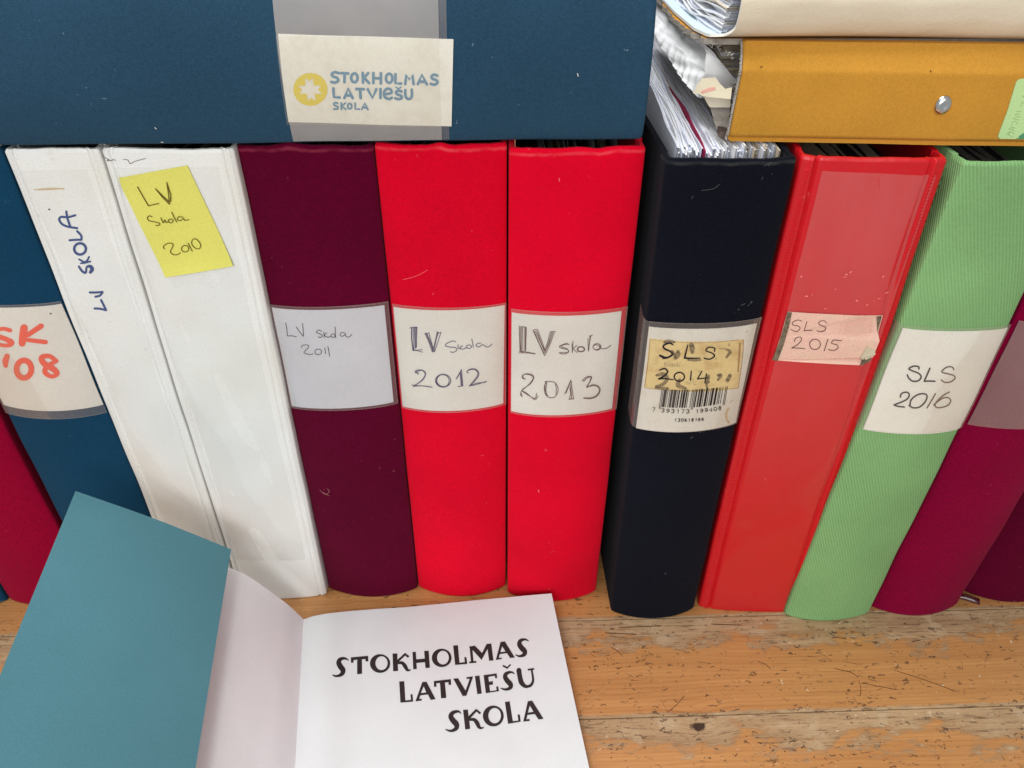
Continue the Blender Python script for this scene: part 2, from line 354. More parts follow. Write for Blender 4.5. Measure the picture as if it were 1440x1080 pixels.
def clampu(cs): return [(min(.985, max(.03, c[0])), c[1]) for c in cs]
def quad_uv(S, pts):   # px corners TL TR BL BR -> uv corners
    return [S.inv(p) for p in pts]
def patch(name, S, cs, m, parent, d, t=.0003, nu=24, nv=16, curl=None):
    """a sheet of paper or film lying on a spine; cs = uv corners TL TR BL BR"""
    TL, TR, BL, BR = clampu(cs) if S.axis == 'u' and name != 'pocket_side' else cs
    def f(a, b):
        u = (BL[0]*(1-a)+BR[0]*a)*(1-b)+(TL[0]*(1-a)+TR[0]*a)*b
        v = (BL[1]*(1-a)+BR[1]*a)*(1-b)+(TL[1]*(1-a)+TR[1]*a)*b
        return S.O(u, v, d+(curl(a, b) if curl else 0))
    n = (S.N(.5, .5))*-1
    return slab(name, nu, nv, f, n, t, m, parent, uvf=lambda a, b: (a*.06, b*.06))
def polypatch(name, S, loops, m, parent, d, t=.0003, smooth=False):
    """flat-cut shape (outline in photo pixels, holes allowed) laid on a surface, with thickness"""
    vs = []; fs = []
    pts = [[Vector((p[0], -p[1], 0)) for p in lp] for lp in loops]
    tri = tessellate_polygon(pts); flat = [p for lp in loops for p in lp]
    top = [S.at(p, d) for p in flat]; bot = [S.at(p, d-t) for p in flat]; N = len(flat)
    def area2(q): a, b, c = [flat[i] for i in q]; return (b[0]-a[0])*(c[1]-a[1])-(b[1]-a[1])*(c[0]-a[0])
    for q in tri: fs.append(tuple(q) if area2(q) < 0 else tuple(q[::-1]))
    k = 0
    for lp in loops:
        n = len(lp)
        for i in range(n): fs.append((k+i, k+(i+1) % n, N+k+(i+1) % n, N+k+i))
        k += n
    return mesh(name, top+bot, fs, m, parent, smooth)

# ------------------------------------------------------------------ handwriting and print
def crop(ox, oy, s): return lambda pts: [(ox+p[0]/s, oy+p[1]/s)+((p[2]/s,) if len(p) > 2 else ()) for p in pts]
def catmull(P, k=5):
    if len(P) < 3: return P
    closed = P[0][:2] == P[-1][:2]; out = []
    Q = [P[-2] if closed else P[0]]+P+[P[1] if closed else P[-1]]
    for i in range(1, len(Q)-2):
        a, b, c, d = Q[i-1:i+3]
        for j in range(k):
            t = j/k; out.append(tuple(.5*((2*b[n])+(-a[n]+c[n])*t+(2*a[n]-5*b[n]+4*c[n]-d[n])*t*t+(-a[n]+3*b[n]-3*c[n]+d[n])*t**3) for n in range(len(b))))
    out.append(P[-1]); return out
def ell(cx, cy, rx, ry, a=0, n=16, w=None, rot=0):
    r = []
    for i in range(n+1):
        t = R(a)+2*math.pi*i/n; x, y = rx*math.cos(t), ry*math.sin(t); c, s_ = math.cos(R(rot)), math.sin(R(rot))
        r.append((cx+x*c-y*s_, cy+x*s_+y*c)+((w,) if w else ()))
    r[-1] = r[0]; return r
class Ink:
    def __init__(s, S, d, m, name='lettering'): s.S, s.d, s.m, s.name = S, d, m, name; s.v = []; s.f = []; s.k = 0
    def stroke(s, P, w=1.3, sharp=False, taper=False):
        P = [tuple(p) if len(p) > 2 else (p[0], p[1], w) for p in P]
        if not sharp: P = catmull(P)
        n = len(P); L = []; Rr = []; cap = []
        for i, p in enumerate(P):
            a = P[max(0, i-1)]; b = P[min(n-1, i+1)]; dx, dy = b[0]-a[0], b[1]-a[1]; l = math.hypot(dx, dy) or 1
            nx, ny = -dy/l, dx/l; h = p[2]/2
            if taper and i in (0, n-1): h *= .4
            L.append((p[0]+nx*h, p[1]+ny*h)); Rr.append((p[0]-nx*h, p[1]-ny*h))
        base = len(s.v); s.k += 1; d0 = s.d+s.k*4e-6
        for i in range(n):
            d = d0+i*3e-7
            s.v.append(s.S.at(L[i], d)); s.v.append(s.S.at(Rr[i], d))
        for i in range(n-1): s.f.append((base+2*i, base+2*i+2, base+2*i+3, base+2*i+1))
        for e in (0, n-1):     # round ends
            p = P[e]; h = p[2]/2
            if h < .45 or taper: continue
            c0 = len(s.v); m = 12 if h > 1 else 8
            for j in range(m): s.v.append(s.S.at((p[0]+h*math.cos(2*math.pi*j/m), p[1]+h*math.sin(2*math.pi*j/m)), d0+(2e-6 if e else 1e-6)+3e-7*n))
            s.f.append(tuple(range(c0+m-1, c0-1, -1)))
        return s
    def poly(s, loops):
        pts = [[Vector((p[0], -p[1], 0)) for p in lp] for lp in loops]; flat = [p for lp in loops for p in lp]
        b = len(s.v); s.k += 1
        for p in flat: s.v.append(s.S.at(p, s.d+s.k*4e-6))
        for q in tessellate_polygon(pts):
            a, c, e = [flat[i] for i in q]; ar = (c[0]-a[0])*(e[1]-a[1])-(c[1]-a[1])*(e[0]-a[0])
            q = tuple(b+i for i in q); s.f.append(q if ar < 0 else q[::-1])
        return s
    def many(s, C, strokes, w=1.3, sharp=False, taper=False):
        for st in strokes: s.stroke(C(st), w, sharp, taper)
        return s
    def build(s, parent, label=None, name=None):
        o = mesh(name or s.name, s.v, s.f, s.m, parent, False)
        if label: o['label'] = label
        return o

# ------------------------------------------------------------------ table
table = thing('wooden_table', (0, 0, 0), 'worn orange pine table top of scratched varnished boards under all the binders', 'table')
rot = R(1.9); tx, ty = Vector((math.cos(rot), math.sin(rot), 0)), Vector((-math.sin(rot), math.cos(rot), 0))
pw = .0703; rnd = random.Random(4)
for i in range(-6, 18):
    yc = -.0155+pw*(i+.5); hw = pw/2-.00013; L = .75
    bm = bmesh.new(); rows = []
    prof = [(-hw, -.022), (-hw, -.0008), (-hw+.0003, -.0001), (-hw+.0006, 0), (hw-.0006, 0), (hw-.0003, -.0001), (hw, -.0008), (hw, -.022)]
    for x in (-L, L): rows.append([bm.verts.new((x, a, b)) for a, b in prof])
    for a in range(len(prof)): b = (a+1) % len(prof); bm.faces.new((rows[0][a], rows[1][a], rows[1][b], rows[0][b]))
    bm.faces.new(rows[0][::-1]); bm.faces.new(rows[1]); bmesh.ops.recalc_face_normals(bm, faces=bm.faces)
    me = bpy.data.meshes.new('plank'); bm.to_mesh(me); bm.free(); me.materials.append(M['wood'])
    o = bpy.data.objects.new('plank', me); COL.objects.link(o); o.parent = table
    o.location = ty*yc; o.rotation_euler = (0, 0, rot)
# plain under-frame so that the top stands on something
def box(name, lo, hi, m, parent):
    (x0, y0, z0), (x1, y1, z1) = lo, hi
    vs = [(x0, y0, z0), (x1, y0, z0), (x1, y1, z0), (x0, y1, z0), (x0, y0, z1), (x1, y0, z1), (x1, y1, z1), (x0, y1, z1)]
    return mesh(name, vs, [(0, 3, 2, 1), (4, 5, 6, 7), (0, 1, 5, 4), (1, 2, 6, 5), (2, 3, 7, 6), (3, 0, 4, 7)], m, parent, False)
TS = Plane(Vector((0, 0, 0)), Vector((0, 0, 1)))
sc = Ink(TS, .00012, M['scratch'], 'scratches'); C8 = crop(720, 680, 2)
sc.many(C8, [[(278, 460), (295, 470), (312, 486)], [(285, 480), (300, 468)], [(690, 500), (712, 508), (728, 522)], [(975, 553), (981, 575), (978, 600)], [(985, 560), (1030, 570), (1085, 580)],
    [(1075, 525), (1160, 552), (1255, 587)], [(420, 610), (438, 642)], [(436, 645), (465, 620), (485, 596)], [(585, 522), (640, 525)], [(1120, 442), (1180, 436)], [(905, 520), (950, 530), (975, 545)],
    [(1265, 500), (1268, 525)], [(930, 500), (985, 510)], [(700, 455), (715, 480)], [(1280, 425), (1330, 435)], [(455, 465), (500, 475)], [(520, 500), (560, 507)], [(860, 470), (900, 500)], [(1040, 420), (1075, 432)],
    [(280, 430), (345, 436)], [(1160, 640), (1165, 665)], [(690, 590), (705, 605)]], .65, taper=True)
sc.many(C8, [[(262, 420), (350, 424)], [(300, 405), (420, 400)], [(560, 395), (640, 398)], [(1125, 445), (1150, 440)], [(215, 515), (222, 520)], [(1385, 495), (1405, 490)], [(905, 432), (940, 436)]], 2.0, taper=True)
so = sc.build(table); so['kind'] = 'stuff'

# ------------------------------------------------------------------ binders
def cover_board(parent, S, side, depth, m, top=1., start=.0):
    """one cover: a board running back from the spine, on side 0 (left/bottom) or 1 (right/top)"""
    t = .0028; y0 = S.r+.25*S.half+.0002; y1 = depth
    if S.axis == 'u':
        q = 0. if side == 0 else 1.; inw = (S.c[1]-S.c[0]).normalized()*(1 if side == 0 else -1)
        f = lambda a, b: S.c[0 if side == 0 else 1]*(1-b)+S.c[2 if side == 0 else 3]*b+S.dep*(y0+(y1-y0)*a)
        return slab('cover', 14, 10, (lambda a, b: f(a, b)+inw*(.0001+.0006*math.sin(a*5+S.seed)*a)), inw, t, m, parent, uvf=lambda a, b: (a*.28, b*.31))
    inw = Vector((0, 0, 1 if side == 0 else -1)); L, Rr = (S.c[0], S.c[1]) if side == 0 else (S.c[2], S.c[3])
    f = lambda a, b: L*(1-a)+Rr*a+S.dep*(y0+(y1-y0)*b)
    return slab('cover', 10, 14, f, inw, t, m, parent, uvf=lambda a, b: (a*.31, b*.28))

def spine_shell(parent, S, m, t=.0028, nu=44, nv=40, rim=None):
    """outer skin, rolled rims at both ends and inner skin, one closed mesh"""
    along = S.axis == 'u'; A = nu; B = nv
    qs = []
    for i in range(A+1):
        x = -1.25+2.5*i/A
        qs.append(x if abs(x) > 1 else math.copysign(math.sin(abs(x)*math.pi/2)**.85, x))
    if S.g: qs = sorted(set([round(q, 5) for q in qs]+[sg*(S.gs+k*.012) for sg in (-1, 1) for k in range(-4, 9)]))
    A = len(qs)-1
    def get(q, l, ins):
        u, v = ((q+1)/2, l) if along else (l, (q+1)/2)
        return S.P(u, v, ins)
    end = (S.c[2]-S.c[0]).normalized() if along else (S.c[1]-S.c[0]).normalized()
    Ln = S.H if along else S.W; e = .0012/Ln
    ls = [0-0]+[e*1.0]+[e*1.5+(1-3*e)*j/B for j in range(B+1)]+[1-e]+[1.0]
    arc = {}; acc = 0; pv = None
    for q in qs:
        c = S.P((q+1)/2, .3) if along else S.P(.3, (q+1)/2)
        if pv is not None: acc += (c-pv).length
        pv = c; arc[q] = acc
    rows = []; uvs = []
    def rimz(q, l):
        return end*rim(q) if (rim and l > .5) else Vector()
    for l in ls:
        edge = l in (ls[0], ls[-1])
        for q in qs:
            p = get(q, l, .0007 if edge else 0)
            k = max(0, (l-.97)/.03) if l > .97 else 0
            rows.append(p+rimz(q, l)*k); uvs.append((arc[q], l*Ln) if along else (l*Ln, arc[q]))
    for l in (1.0, 1-2*e, .9, .5, .1, 2*e, 0.):
        for q in qs:
            k = max(0, (l-.97)/.03) if l > .97 else 0
            rows.append(get(q, l, t if 0 < l < 1 else t*.8)+rimz(q, l)*k); uvs.append((arc[q], l*Ln) if along else (l*Ln, arc[q]))
    n = A+1; m_ = len(rows)//n; fs = []
    for j in range(m_):
        jj = (j+1) % m_
        for i in range(A): fs.append((j*n+i, j*n+i+1, jj*n+i+1, jj*n+i))
    for i in (0, A):
        o = [j*n+i for j in range(m_)]; k = len(ls)
        outr, inn = o[:k], o[k:][::-1]
        # close the two back edges with quads between outer and inner rows
        for a in range(k-1):
            b = min(len(inn)-1, int(a*len(inn)/k)); c = min(len(inn)-1, int((a+1)*len(inn)/k))
            f = (outr[a], outr[a+1], inn[c], inn[b]) if b != c else (outr[a], outr[a+1], inn[b])
            fs.append(f if i else f[::-1])
    o = mesh('spine', rows, fs, m, parent, True, uvs)
    return o

def sheets(parent, x0, x1, y0, y1, z0, z1, n, mats, seed=0, lean=0., amp=.001, nm='pages', weights=None, fan=0.):
    """loose standing sheets between two covers, each a thin wavy leaf"""
    rn = random.Random(seed); vs = []; fs = []; mi = []; uvs = None
    NY = 18
    for i in range(n):
        t = i/(n-1); ph = rn.uniform(0, 6); hh = z1+rn.uniform(-.0025, .001); a2 = amp*rn.uniform(.2, 1.)
        mt = rn.choices(range(len(mats)), weights)[0]; st = y0+rn.uniform(0, .004)
        for side in (0, 1):
            b = len(vs)
            for k in range(3):
                for j in range(NY+1):
                    s = j/NY; y = st+(y1-st)*s; z = z0+(hh-z0)*k/2
                    x = x0+(x1-x0)*t+lean*(k/2)+fan*(k/2)*s+amp*1.5*math.sin(s*5+t*2.2+seed)*(k/2)+a2*math.sin(s*17+ph)*(k/2)+.0022*(1-s)**6*math.sin(ph*3)*(k/2)
                    vs.append(Vector((x+side*.00012, y, z+(.0006*math.sin(s*14+ph)+.0008*noise.noise(Vector((s*9, ph*7, i*.3))))*(k/2))))
            for k in range(2):
                for j in range(NY):
                    q = (b+k*(NY+1)+j, b+k*(NY+1)+j+1, b+(k+1)*(NY+1)+j+1, b+(k+1)*(NY+1)+j)
                    fs.append(q if side else q[::-1]); mi.append(mt)
        b = len(vs)-6*(NY+1)   # top edges joining both faces
        for j in range(NY):
            p = b+2*(NY+1)+j; q = p+3*(NY+1); fs.append((p, p+1, q+1, q)); mi.append(mt)
    o = mesh(nm, vs, fs, None, parent, True, None, mats, mi); o['kind'] = 'stuff'; return o

GROUP = 'binders standing in a row on the table'
def standing(px, label, m, bulge=.007, r=.003, groove=0, depth=.285, wob=.0004, seed=0, pages=None, rim=None, ztop=None, group=GROUP, cov=None, n=7, gs=.84):
    TLp, TRp, BLp, BRp = px
    BL, BR = atz(BLp, 0), atz(BRp, 0)
    def top(p, y): return aty(p, y) if ztop is None else None
    def up(Tp, B):
        t = aty(Tp, B.y)
        z = .316 if ztop is None else ztop
        # keep the pixel column, use the common spine height
        for _ in range(3):
            t = atz((Tp[0], proj(Vector((t.x, B.y, z)))[1]), z); t.y = B.y
        return t
    TL, TR = up(TLp, BL), up(TRp, BR)
    root = thing('ring_binder', ((BL+BR)/2+Vector((0, .1, 0))), label, 'binder', group)
    S = Surf(BL, BR, TL, TR, 'u', bulge, r, n, groove, wob=wob, seed=seed, gs=gs)
    spine_shell(root, S, m, rim=rim)
    cover_board(root, S, 0, depth, cov or m); cover_board(root, S, 1, depth, cov or m)
    if pages is not False:
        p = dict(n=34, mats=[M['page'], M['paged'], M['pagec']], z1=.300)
        if pages: p.update(pages)
        xm0 = TL.x+.0048; xm1 = TR.x-.0048
        if pages and 'x0' in pages: xm0 = pages['x0']; p.pop('x0')
        if pages and 'x1' in pages: xm1 = pages['x1']; p.pop('x1')
        lean = (TL.x-BL.x+TR.x-BR.x)/2; xm0 += max(0, (BL.x+lean)-TL.x); xm1 -= max(0, TR.x-(BR.x+lean)); z1 = p.pop('z1')
        sheets(root, xm0-lean, xm1-lean, BL.y+p.pop('y0', .012), BL.y+depth-.02, .004, z1, seed=seed, lean=lean, **p)
    return root, S
def bumpy(seed, a=.0008, spots=()):
    def f(q):
        z = a*.45*math.sin(q*3+seed)+a*.2*math.sin(q*9+seed*2)+a*.12*math.sin(q*31+seed)
        for c, w, h in spots: z += h*math.exp(-((q-c)/w)**2)
        return z
    return f
def pocket(root, S, cs, m, over=.0011, edge=True, nu=28, em='filmclear'):
    o = patch('label_pocket', S, cs, m, root, over, .00012, nu, 12)
    if edge:
        TL, TR, BL, BR = clampu(cs)
        vs = []; fs = []
        def tube(P):
            b = len(vs)
            for p in P:
                c = S.O(p[0], p[1], over)
                for a in range(6): 
                    n_ = S.N(p[0], p[1]); t = (S.c[2]-S.c[0]).normalized() if abs(P[0][1]-P[-1][1]) < .03 or S.axis == 'v' and abs(P[0][1]-P[-1][1]) < abs(P[0][0]-P[-1][0]) else (S.c[1]-S.c[0]).normalized()
                    vs.append(c+n_*.00018*math.cos(a*math.pi/3)+t*.00022*math.sin(a*math.pi/3))
            for i in range(len(P)-1):
                for a in range(6): fs.append((b+i*6+a, b+i*6+(a+1) % 6, b+(i+1)*6+(a+1) % 6, b+(i+1)*6+a))
        L = lambda A, B, k=24: [(A[0]+(B[0]-A[0])*i/k, A[1]+(B[1]-A[1])*i/k) for i in range(k+1)]
        tube(L(TL, TR)); tube(L(BL, BR)); tube(L(TL, BL)); tube(L(TR, BR))
        mesh('pocket_seam', vs, fs, M[em], o)
    return o

# --- far left: a second blue binder, mostly out of the picture
standing([(-600, 205), (-402, 205), (-120, 846), (10, 846)], 'blue binder at the left edge, only its bottom corner in view beside the crimson one', M['deepblue'], seed=1)
# --- crimson
standing([(-392, 205), (-200, 205), (13, 843), (132, 838)], 'crimson cloth binder at the far left, left of the blue one labelled SK 08', M['crimson'], seed=2)
# --- blue SK '08
rt, S = standing([(-183, 205), (0, 205), (140, 838), (256, 838)], "dark blue cloth binder with orange handwriting SK '08 on its white label", M['deepblue'], bulge=.008, seed=3)
v1 = S.inv((60, 430))[1]; v0 = S.inv((60, 577))[1]; vf = S.inv((60, 587))[1]
lab = patch('label', S, [(.02, v1), (.985, v1), (.02, v0), (.985, v0)], M['label'], rt, .0006)
K = crop(0, 420, 6)
Ik = Ink(S, .00075, M['orange'])
Ik.many(K, [[(92, 262, 34), (30, 248, 32), (-32, 272, 34), (-25, 305, 40), (55, 335, 42), (105, 365, 46), (75, 388, 34), (0, 382, 32), (-45, 360, 34)], [(208, 240, 62), (200, 310, 66), (192, 370, 58)], [(350, 225, 46), (240, 300, 42)],
    [(235, 342, 34), (300, 350, 36), (388, 360, 38)], [(66, 480, 46), (54, 520, 52), (56, 560, 36)], ell(208, 588, 62, 74, 0, 16, 48), [(478, 520, 36), (420, 478, 38), (355, 490, 46), (375, 540, 50), (450, 585, 52), (485, 625, 44), (440, 650, 36), (385, 615, 44), (400, 565, 40), (480, 520, 34)]])
Ik.build(lab)
dt = Ink(S, .0008, M['penblack'], 'ink_dot'); dt.many(K, [[(425, 122), (434, 120)]], 1.8); dt.build(lab)
pocket(rt, S, [(.0, v1+.006), (1., v1+.006), (.0, vf), (1., vf)], M['filmclear'], .0013)
# --- white vinyl LV SKOLA
rt, S = standing([(3, 213), (137, 211), (256, 838), (336, 838)], 'narrow white vinyl binder with LV SKOLA written upwards in blue marker on its spine', M['whitev'], bulge=.002, r=.0025, groove=.0009, seed=5,
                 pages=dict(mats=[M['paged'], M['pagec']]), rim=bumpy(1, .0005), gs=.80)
K = crop(80, 280, 6.35)
I = Ink(S, .0002, M['marker'])
I.many(K, [[(85, 110), (95, 170), (122, 248)], [(165, 143), (100, 160), (40, 158), (22, 180), (45, 220), (100, 245), (182, 258)], [(182, 285), (218, 325), (220, 360)], [(220, 362), (170, 362), (115, 366)], [(345, 870), (385, 860), (408, 832)], [(408, 828), (350, 832), (295, 832)],
    [(395, 900), (418, 945), (440, 990)], [(438, 990), (390, 978), (338, 975)]], 3.0)
I.many(K, [ell(208, 443, 52, 50, 0, 16, 22), [(216, 572, 15), (255, 566, 17), (300, 555, 15)], [(252, 562, 15), (228, 552, 15), (200, 536, 15)], [(256, 560, 15), (276, 540, 16), (288, 514, 15)], [(198, 600, 18), (225, 640, 20), (258, 655, 20), (268, 605, 18), (300, 600, 30), (316, 625, 34), (300, 652, 26)]])
I.build(rt)
sl = patch('sleeve', S, [S.inv(p) for p in ((14, 240), (122, 238), (258, 800), (322, 800))], M['filmwhite'], rt, .00012, .00008, 16, 40)
st = Ink(S, .0002, M['stain'], 'glue_stain'); K = crop(0, 0, 3); st.many(K, [[(145, 800, 4), (200, 797, 10), (270, 795, 5)]], 2); st.build(rt)
dt = Ink(S, .0002, M['penblack'], 'ink_dot'); dt.many(K, [[(207, 882), (210, 884)]], 1.8); dt.build(rt)
# --- white vinyl 2010
rt, S = standing([(140, 217), (328, 214), (338, 838), (459, 838)], 'white vinyl binder with a yellow sticky note reading LV Skola 2010', M['whitev'], bulge=.0025, r=.0035, groove=.0011, seed=6,
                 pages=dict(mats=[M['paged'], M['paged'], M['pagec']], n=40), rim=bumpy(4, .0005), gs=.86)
sl = patch('sleeve', S, [S.inv(p) for p in ((150, 236), (306, 234), (333, 786), (430, 786))], M['filmwhite'], rt, .0004, .0002, 16, 40, curl=lambda a, b: .00035*math.sin(a*9+b*13)*math.sin(a*math.pi)+.0004*max(0, noise.noise(Vector((a*4, b*9, 1)))))
note = patch('sticky_note', S, [S.inv(p) for p in ((165.5, 250), (264, 232), (234, 388), (329, 372))], M['sticky'], rt, .0007, .0002, 20, 20, curl=lambda a, b: .0010*(1-b)**9)
K = crop(160, 230, 6.75); I = Ink(S, .00125, M['penolive'])
NS = S
I.many(K, [[(235, 213), (290, 310), (338, 392)], [(338, 392), (380, 382), (435, 370)], [(405, 230), (470, 310), (535, 375)], [(420, 245), (480, 305), (530, 350)], [(512, 170), (525, 260), (538, 375)], [(512, 172), (550, 290), (548, 350)]], 1.3, True)
I.many(K, [[(372, 498), (350, 487), (330, 500), (340, 530), (400, 545), (440, 555), (440, 575), (408, 578)], [(455, 505), (478, 553), (490, 525), (505, 550), (525, 538)], ell(548, 535, 22, 18), [(558, 452), (580, 500), (605, 545)], [(665, 500), (625, 495), (610, 518), (635, 532), (668, 512), (680, 528), (720, 522)],
    [(490, 800), (480, 775), (525, 745), (570, 755), (562, 790), (545, 825), (570, 852), (610, 855), (640, 835)], ell(685, 798, 34, 31), [(712, 745), (752, 822)], [(765, 705), (745, 740), (770, 785), (815, 800), (832, 762), (800, 715), (765, 705)]], 1.15)
I.build(note)
K = crop(0, 0, 3); I = Ink(S, .0002, M['penbrown'], 'pen_scribble')
I.many(K, [[(430, 665), (460, 672), (452, 678), (490, 676)], [(520, 672), (540, 675), (550, 690), (570, 680), (615, 668)]], .8); I.build(rt)
# --- maroon 2011
rt, S = standing([(330, 205), (524.5, 204), (462, 829), (587, 829)], 'dark maroon cloth binder with a bluish white label LV Skola 2011', M['maroon'], bulge=.007, seed=7, rim=bumpy(2, .0009, [(-.2, .15, .0012)]))
lab = patch('label', S, [S.inv(p) for p in ((381, 432), (540, 429), (408, 570), (553, 565))], M['labelcool'], rt, .0006)
K = crop(380, 420, 8); I = Ink(S, .00075, M['penblack'])
I.many(K, [[(180, 265), (192, 330), (200, 412)], [(200, 412), (250, 410), (300, 420)], [(298, 310), (340, 370), (378, 415)], [(378, 415), (375, 340), (368, 270)], [(582, 358), (550, 345), (522, 370), (565, 388), (592, 410), (565, 430), (545, 418)], [(605, 370), (612, 427)], [(640, 375), (612, 400), (650, 425), (690, 412)],
    ell(708, 408, 22, 20), [(733, 312), (738, 430)], [(835, 378), (805, 372), (788, 398), (808, 415), (840, 400), (845, 378), (852, 412), (885, 424), (920, 395)],
    [(355, 545), (375, 515), (430, 515), (432, 545), (385, 592), (410, 610), (450, 620), (488, 612)], ell(545, 590, 37, 31), [(618, 545), (626, 612)], [(653, 530), (672, 638)]], 1.0)
I.build(lab)
pocket(rt, S, [S.inv(p) for p in ((374, 427), (544.5, 423.5), (404, 571.5), (560, 566))], M['filmclear'])
h = Ink(S, .0004, M['hair'], 'lint_hair'); h.many(crop(0, 360, 3), [[(1350, 985), (1375, 1005), (1390, 990), (1380, 980)], [(1362, 995), (1390, 1010)]], .35); h.build(rt)
# --- red 2012
rt, S = standing([(526, 204), (713, 203), (588.5, 827), (711, 826)], 'bright red cloth binder with white label LV Skola 2012, touching the maroon one', M['red'], bulge=.008, seed=8, rim=bumpy(5, .0008, [(0, .12, .0016)]))
lab = patch('label', S, [S.inv(p) for p in ((553.4, 431.4), (709, 429), (564.4, 570.5), (707, 567))], M['label'], rt, .0006)
K = crop(550, 430, 9); I = Ink(S, .00075, M['penblue'])
I.many(K, [[(263, 262), (262, 400), (280, 560)], [(272, 265), (270, 420), (290, 560)], [(290, 265), (292, 545)], [(300, 260), (308, 530)], [(312, 258), (318, 525)], [(325, 258), (326, 515)], [(332, 262), (322, 520)], [(238, 275), (290, 262), (338, 272)], [(272, 540), (330, 552), (400, 545)], [(285, 556), (340, 560), (402, 578)],
    [(432, 340), (480, 450), (520, 560)], [(442, 335), (500, 470), (530, 560)], [(455, 340), (515, 480), (535, 565)], [(480, 335), (510, 440), (540, 545)], [(585, 322), (560, 440), (528, 565)], [(600, 325), (570, 430), (545, 565)], [(632, 325), (600, 430), (555, 560)], [(590, 330), (555, 480)], [(430, 345), (485, 333)], [(578, 318), (610, 335), (635, 325)], [(515, 560), (535, 575), (560, 560)]], .95)
I.many(K, [[(818, 448), (780, 435), (710, 465), (688, 495), (740, 512), (815, 520), (832, 550), (790, 580), (752, 572)], [(850, 480), (848, 525), (878, 535)], [(905, 498), (872, 515), (905, 540), (955, 518)], ell(985, 508, 32, 22), [(1020, 408), (1040, 520)], [(1132, 462), (1090, 470), (1072, 495), (1105, 512), (1140, 490), (1160, 482), (1200, 510), (1240, 505), (1270, 475)],
    [(345, 862), (345, 845), (308, 832), (330, 806), (400, 805), (442, 850), (400, 935), (290, 1005)], [(350, 840), (320, 830), (360, 812), (405, 812), (436, 860), (390, 935), (300, 1000)], [(270, 993), (340, 1000), (450, 1008), (525, 1020)], [(285, 1012), (380, 1003), (500, 1018)], ell(660, 938, 96, 82), ell(668, 935, 86, 76, 30), ell(655, 940, 80, 78, 60),
    [(822, 918), (860, 850), (890, 795)], [(835, 905), (880, 815)], [(890, 795), (898, 900), (908, 1005)], [(868, 835), (880, 920), (885, 1002)], [(880, 830), (890, 920), (896, 1000)], [(845, 1012), (905, 1003)], [(975, 840), (955, 825), (1000, 790), (1075, 795), (1108, 855), (1065, 930), (985, 1005)], [(965, 815), (1010, 795), (1070, 805), (1095, 860), (1050, 930), (990, 1000)],
    [(985, 1005), (1080, 985), (1205, 945)], [(1000, 995), (1060, 975), (1110, 965), (1190, 958)]], 1.05)
I.build(lab)
pocket(rt, S, [S.inv(p) for p in ((547.5, 426), (712, 425), (562, 571.5), (710, 568))], M['filmclear'])
h = Ink(S, .0003, M['scratchl'], 'scuff'); h.many(lambda p: p, [[(566, 393), (585, 388), (602, 379)], [(586, 217), (588, 221)], [(663, 323), (664, 326)]], .4, taper=True); h.build(rt)['kind'] = 'stuff'
# --- red 2013
rt, S = standing([(716, 202), (909, 196), (714, 835), (838, 832)], 'bright red cloth binder with white label LV skola 2013, left of the black one', M['red'], bulge=.008, seed=9, pages=dict(n=40), rim=bumpy(7, .0006, [(.3, .15, -.0008)]))
lab = patch('label', S, [S.inv(p) for p in ((719, 439), (873.5, 437), (718.3, 577.6), (860, 574))], M['label'], rt, .0006)
K = crop(710, 440, 8.306); I = Ink(S, .00075, M['penbrown'])
I.many(K, [[(172, 145), (176, 300), (180, 440)], [(186, 150), (184, 300), (190, 442)], [(200, 160), (196, 440)], [(212, 155), (214, 440)], [(235, 155), (236, 440)], [(245, 160), (240, 440)], [(255, 165), (246, 430)], [(200, 152), (252, 158)], [(165, 460), (250, 458), (350, 470)], [(190, 440), (280, 452), (358, 466)], [(172, 440), (215, 452)],
    [(332, 200), (400, 350), (460, 482)], [(345, 205), (410, 360), (458, 460)], [(360, 205), (420, 340), (462, 440)], [(375, 200), (430, 350), (466, 430)], [(390, 205), (440, 340), (472, 430)], [(530, 210), (500, 330), (465, 430)], [(545, 215), (510, 340), (466, 460)], [(560, 215), (520, 340), (468, 450)], [(578, 210), (530, 350), (465, 492)], [(330, 198), (360, 185), (392, 192)], [(530, 212), (590, 208)]], .95)
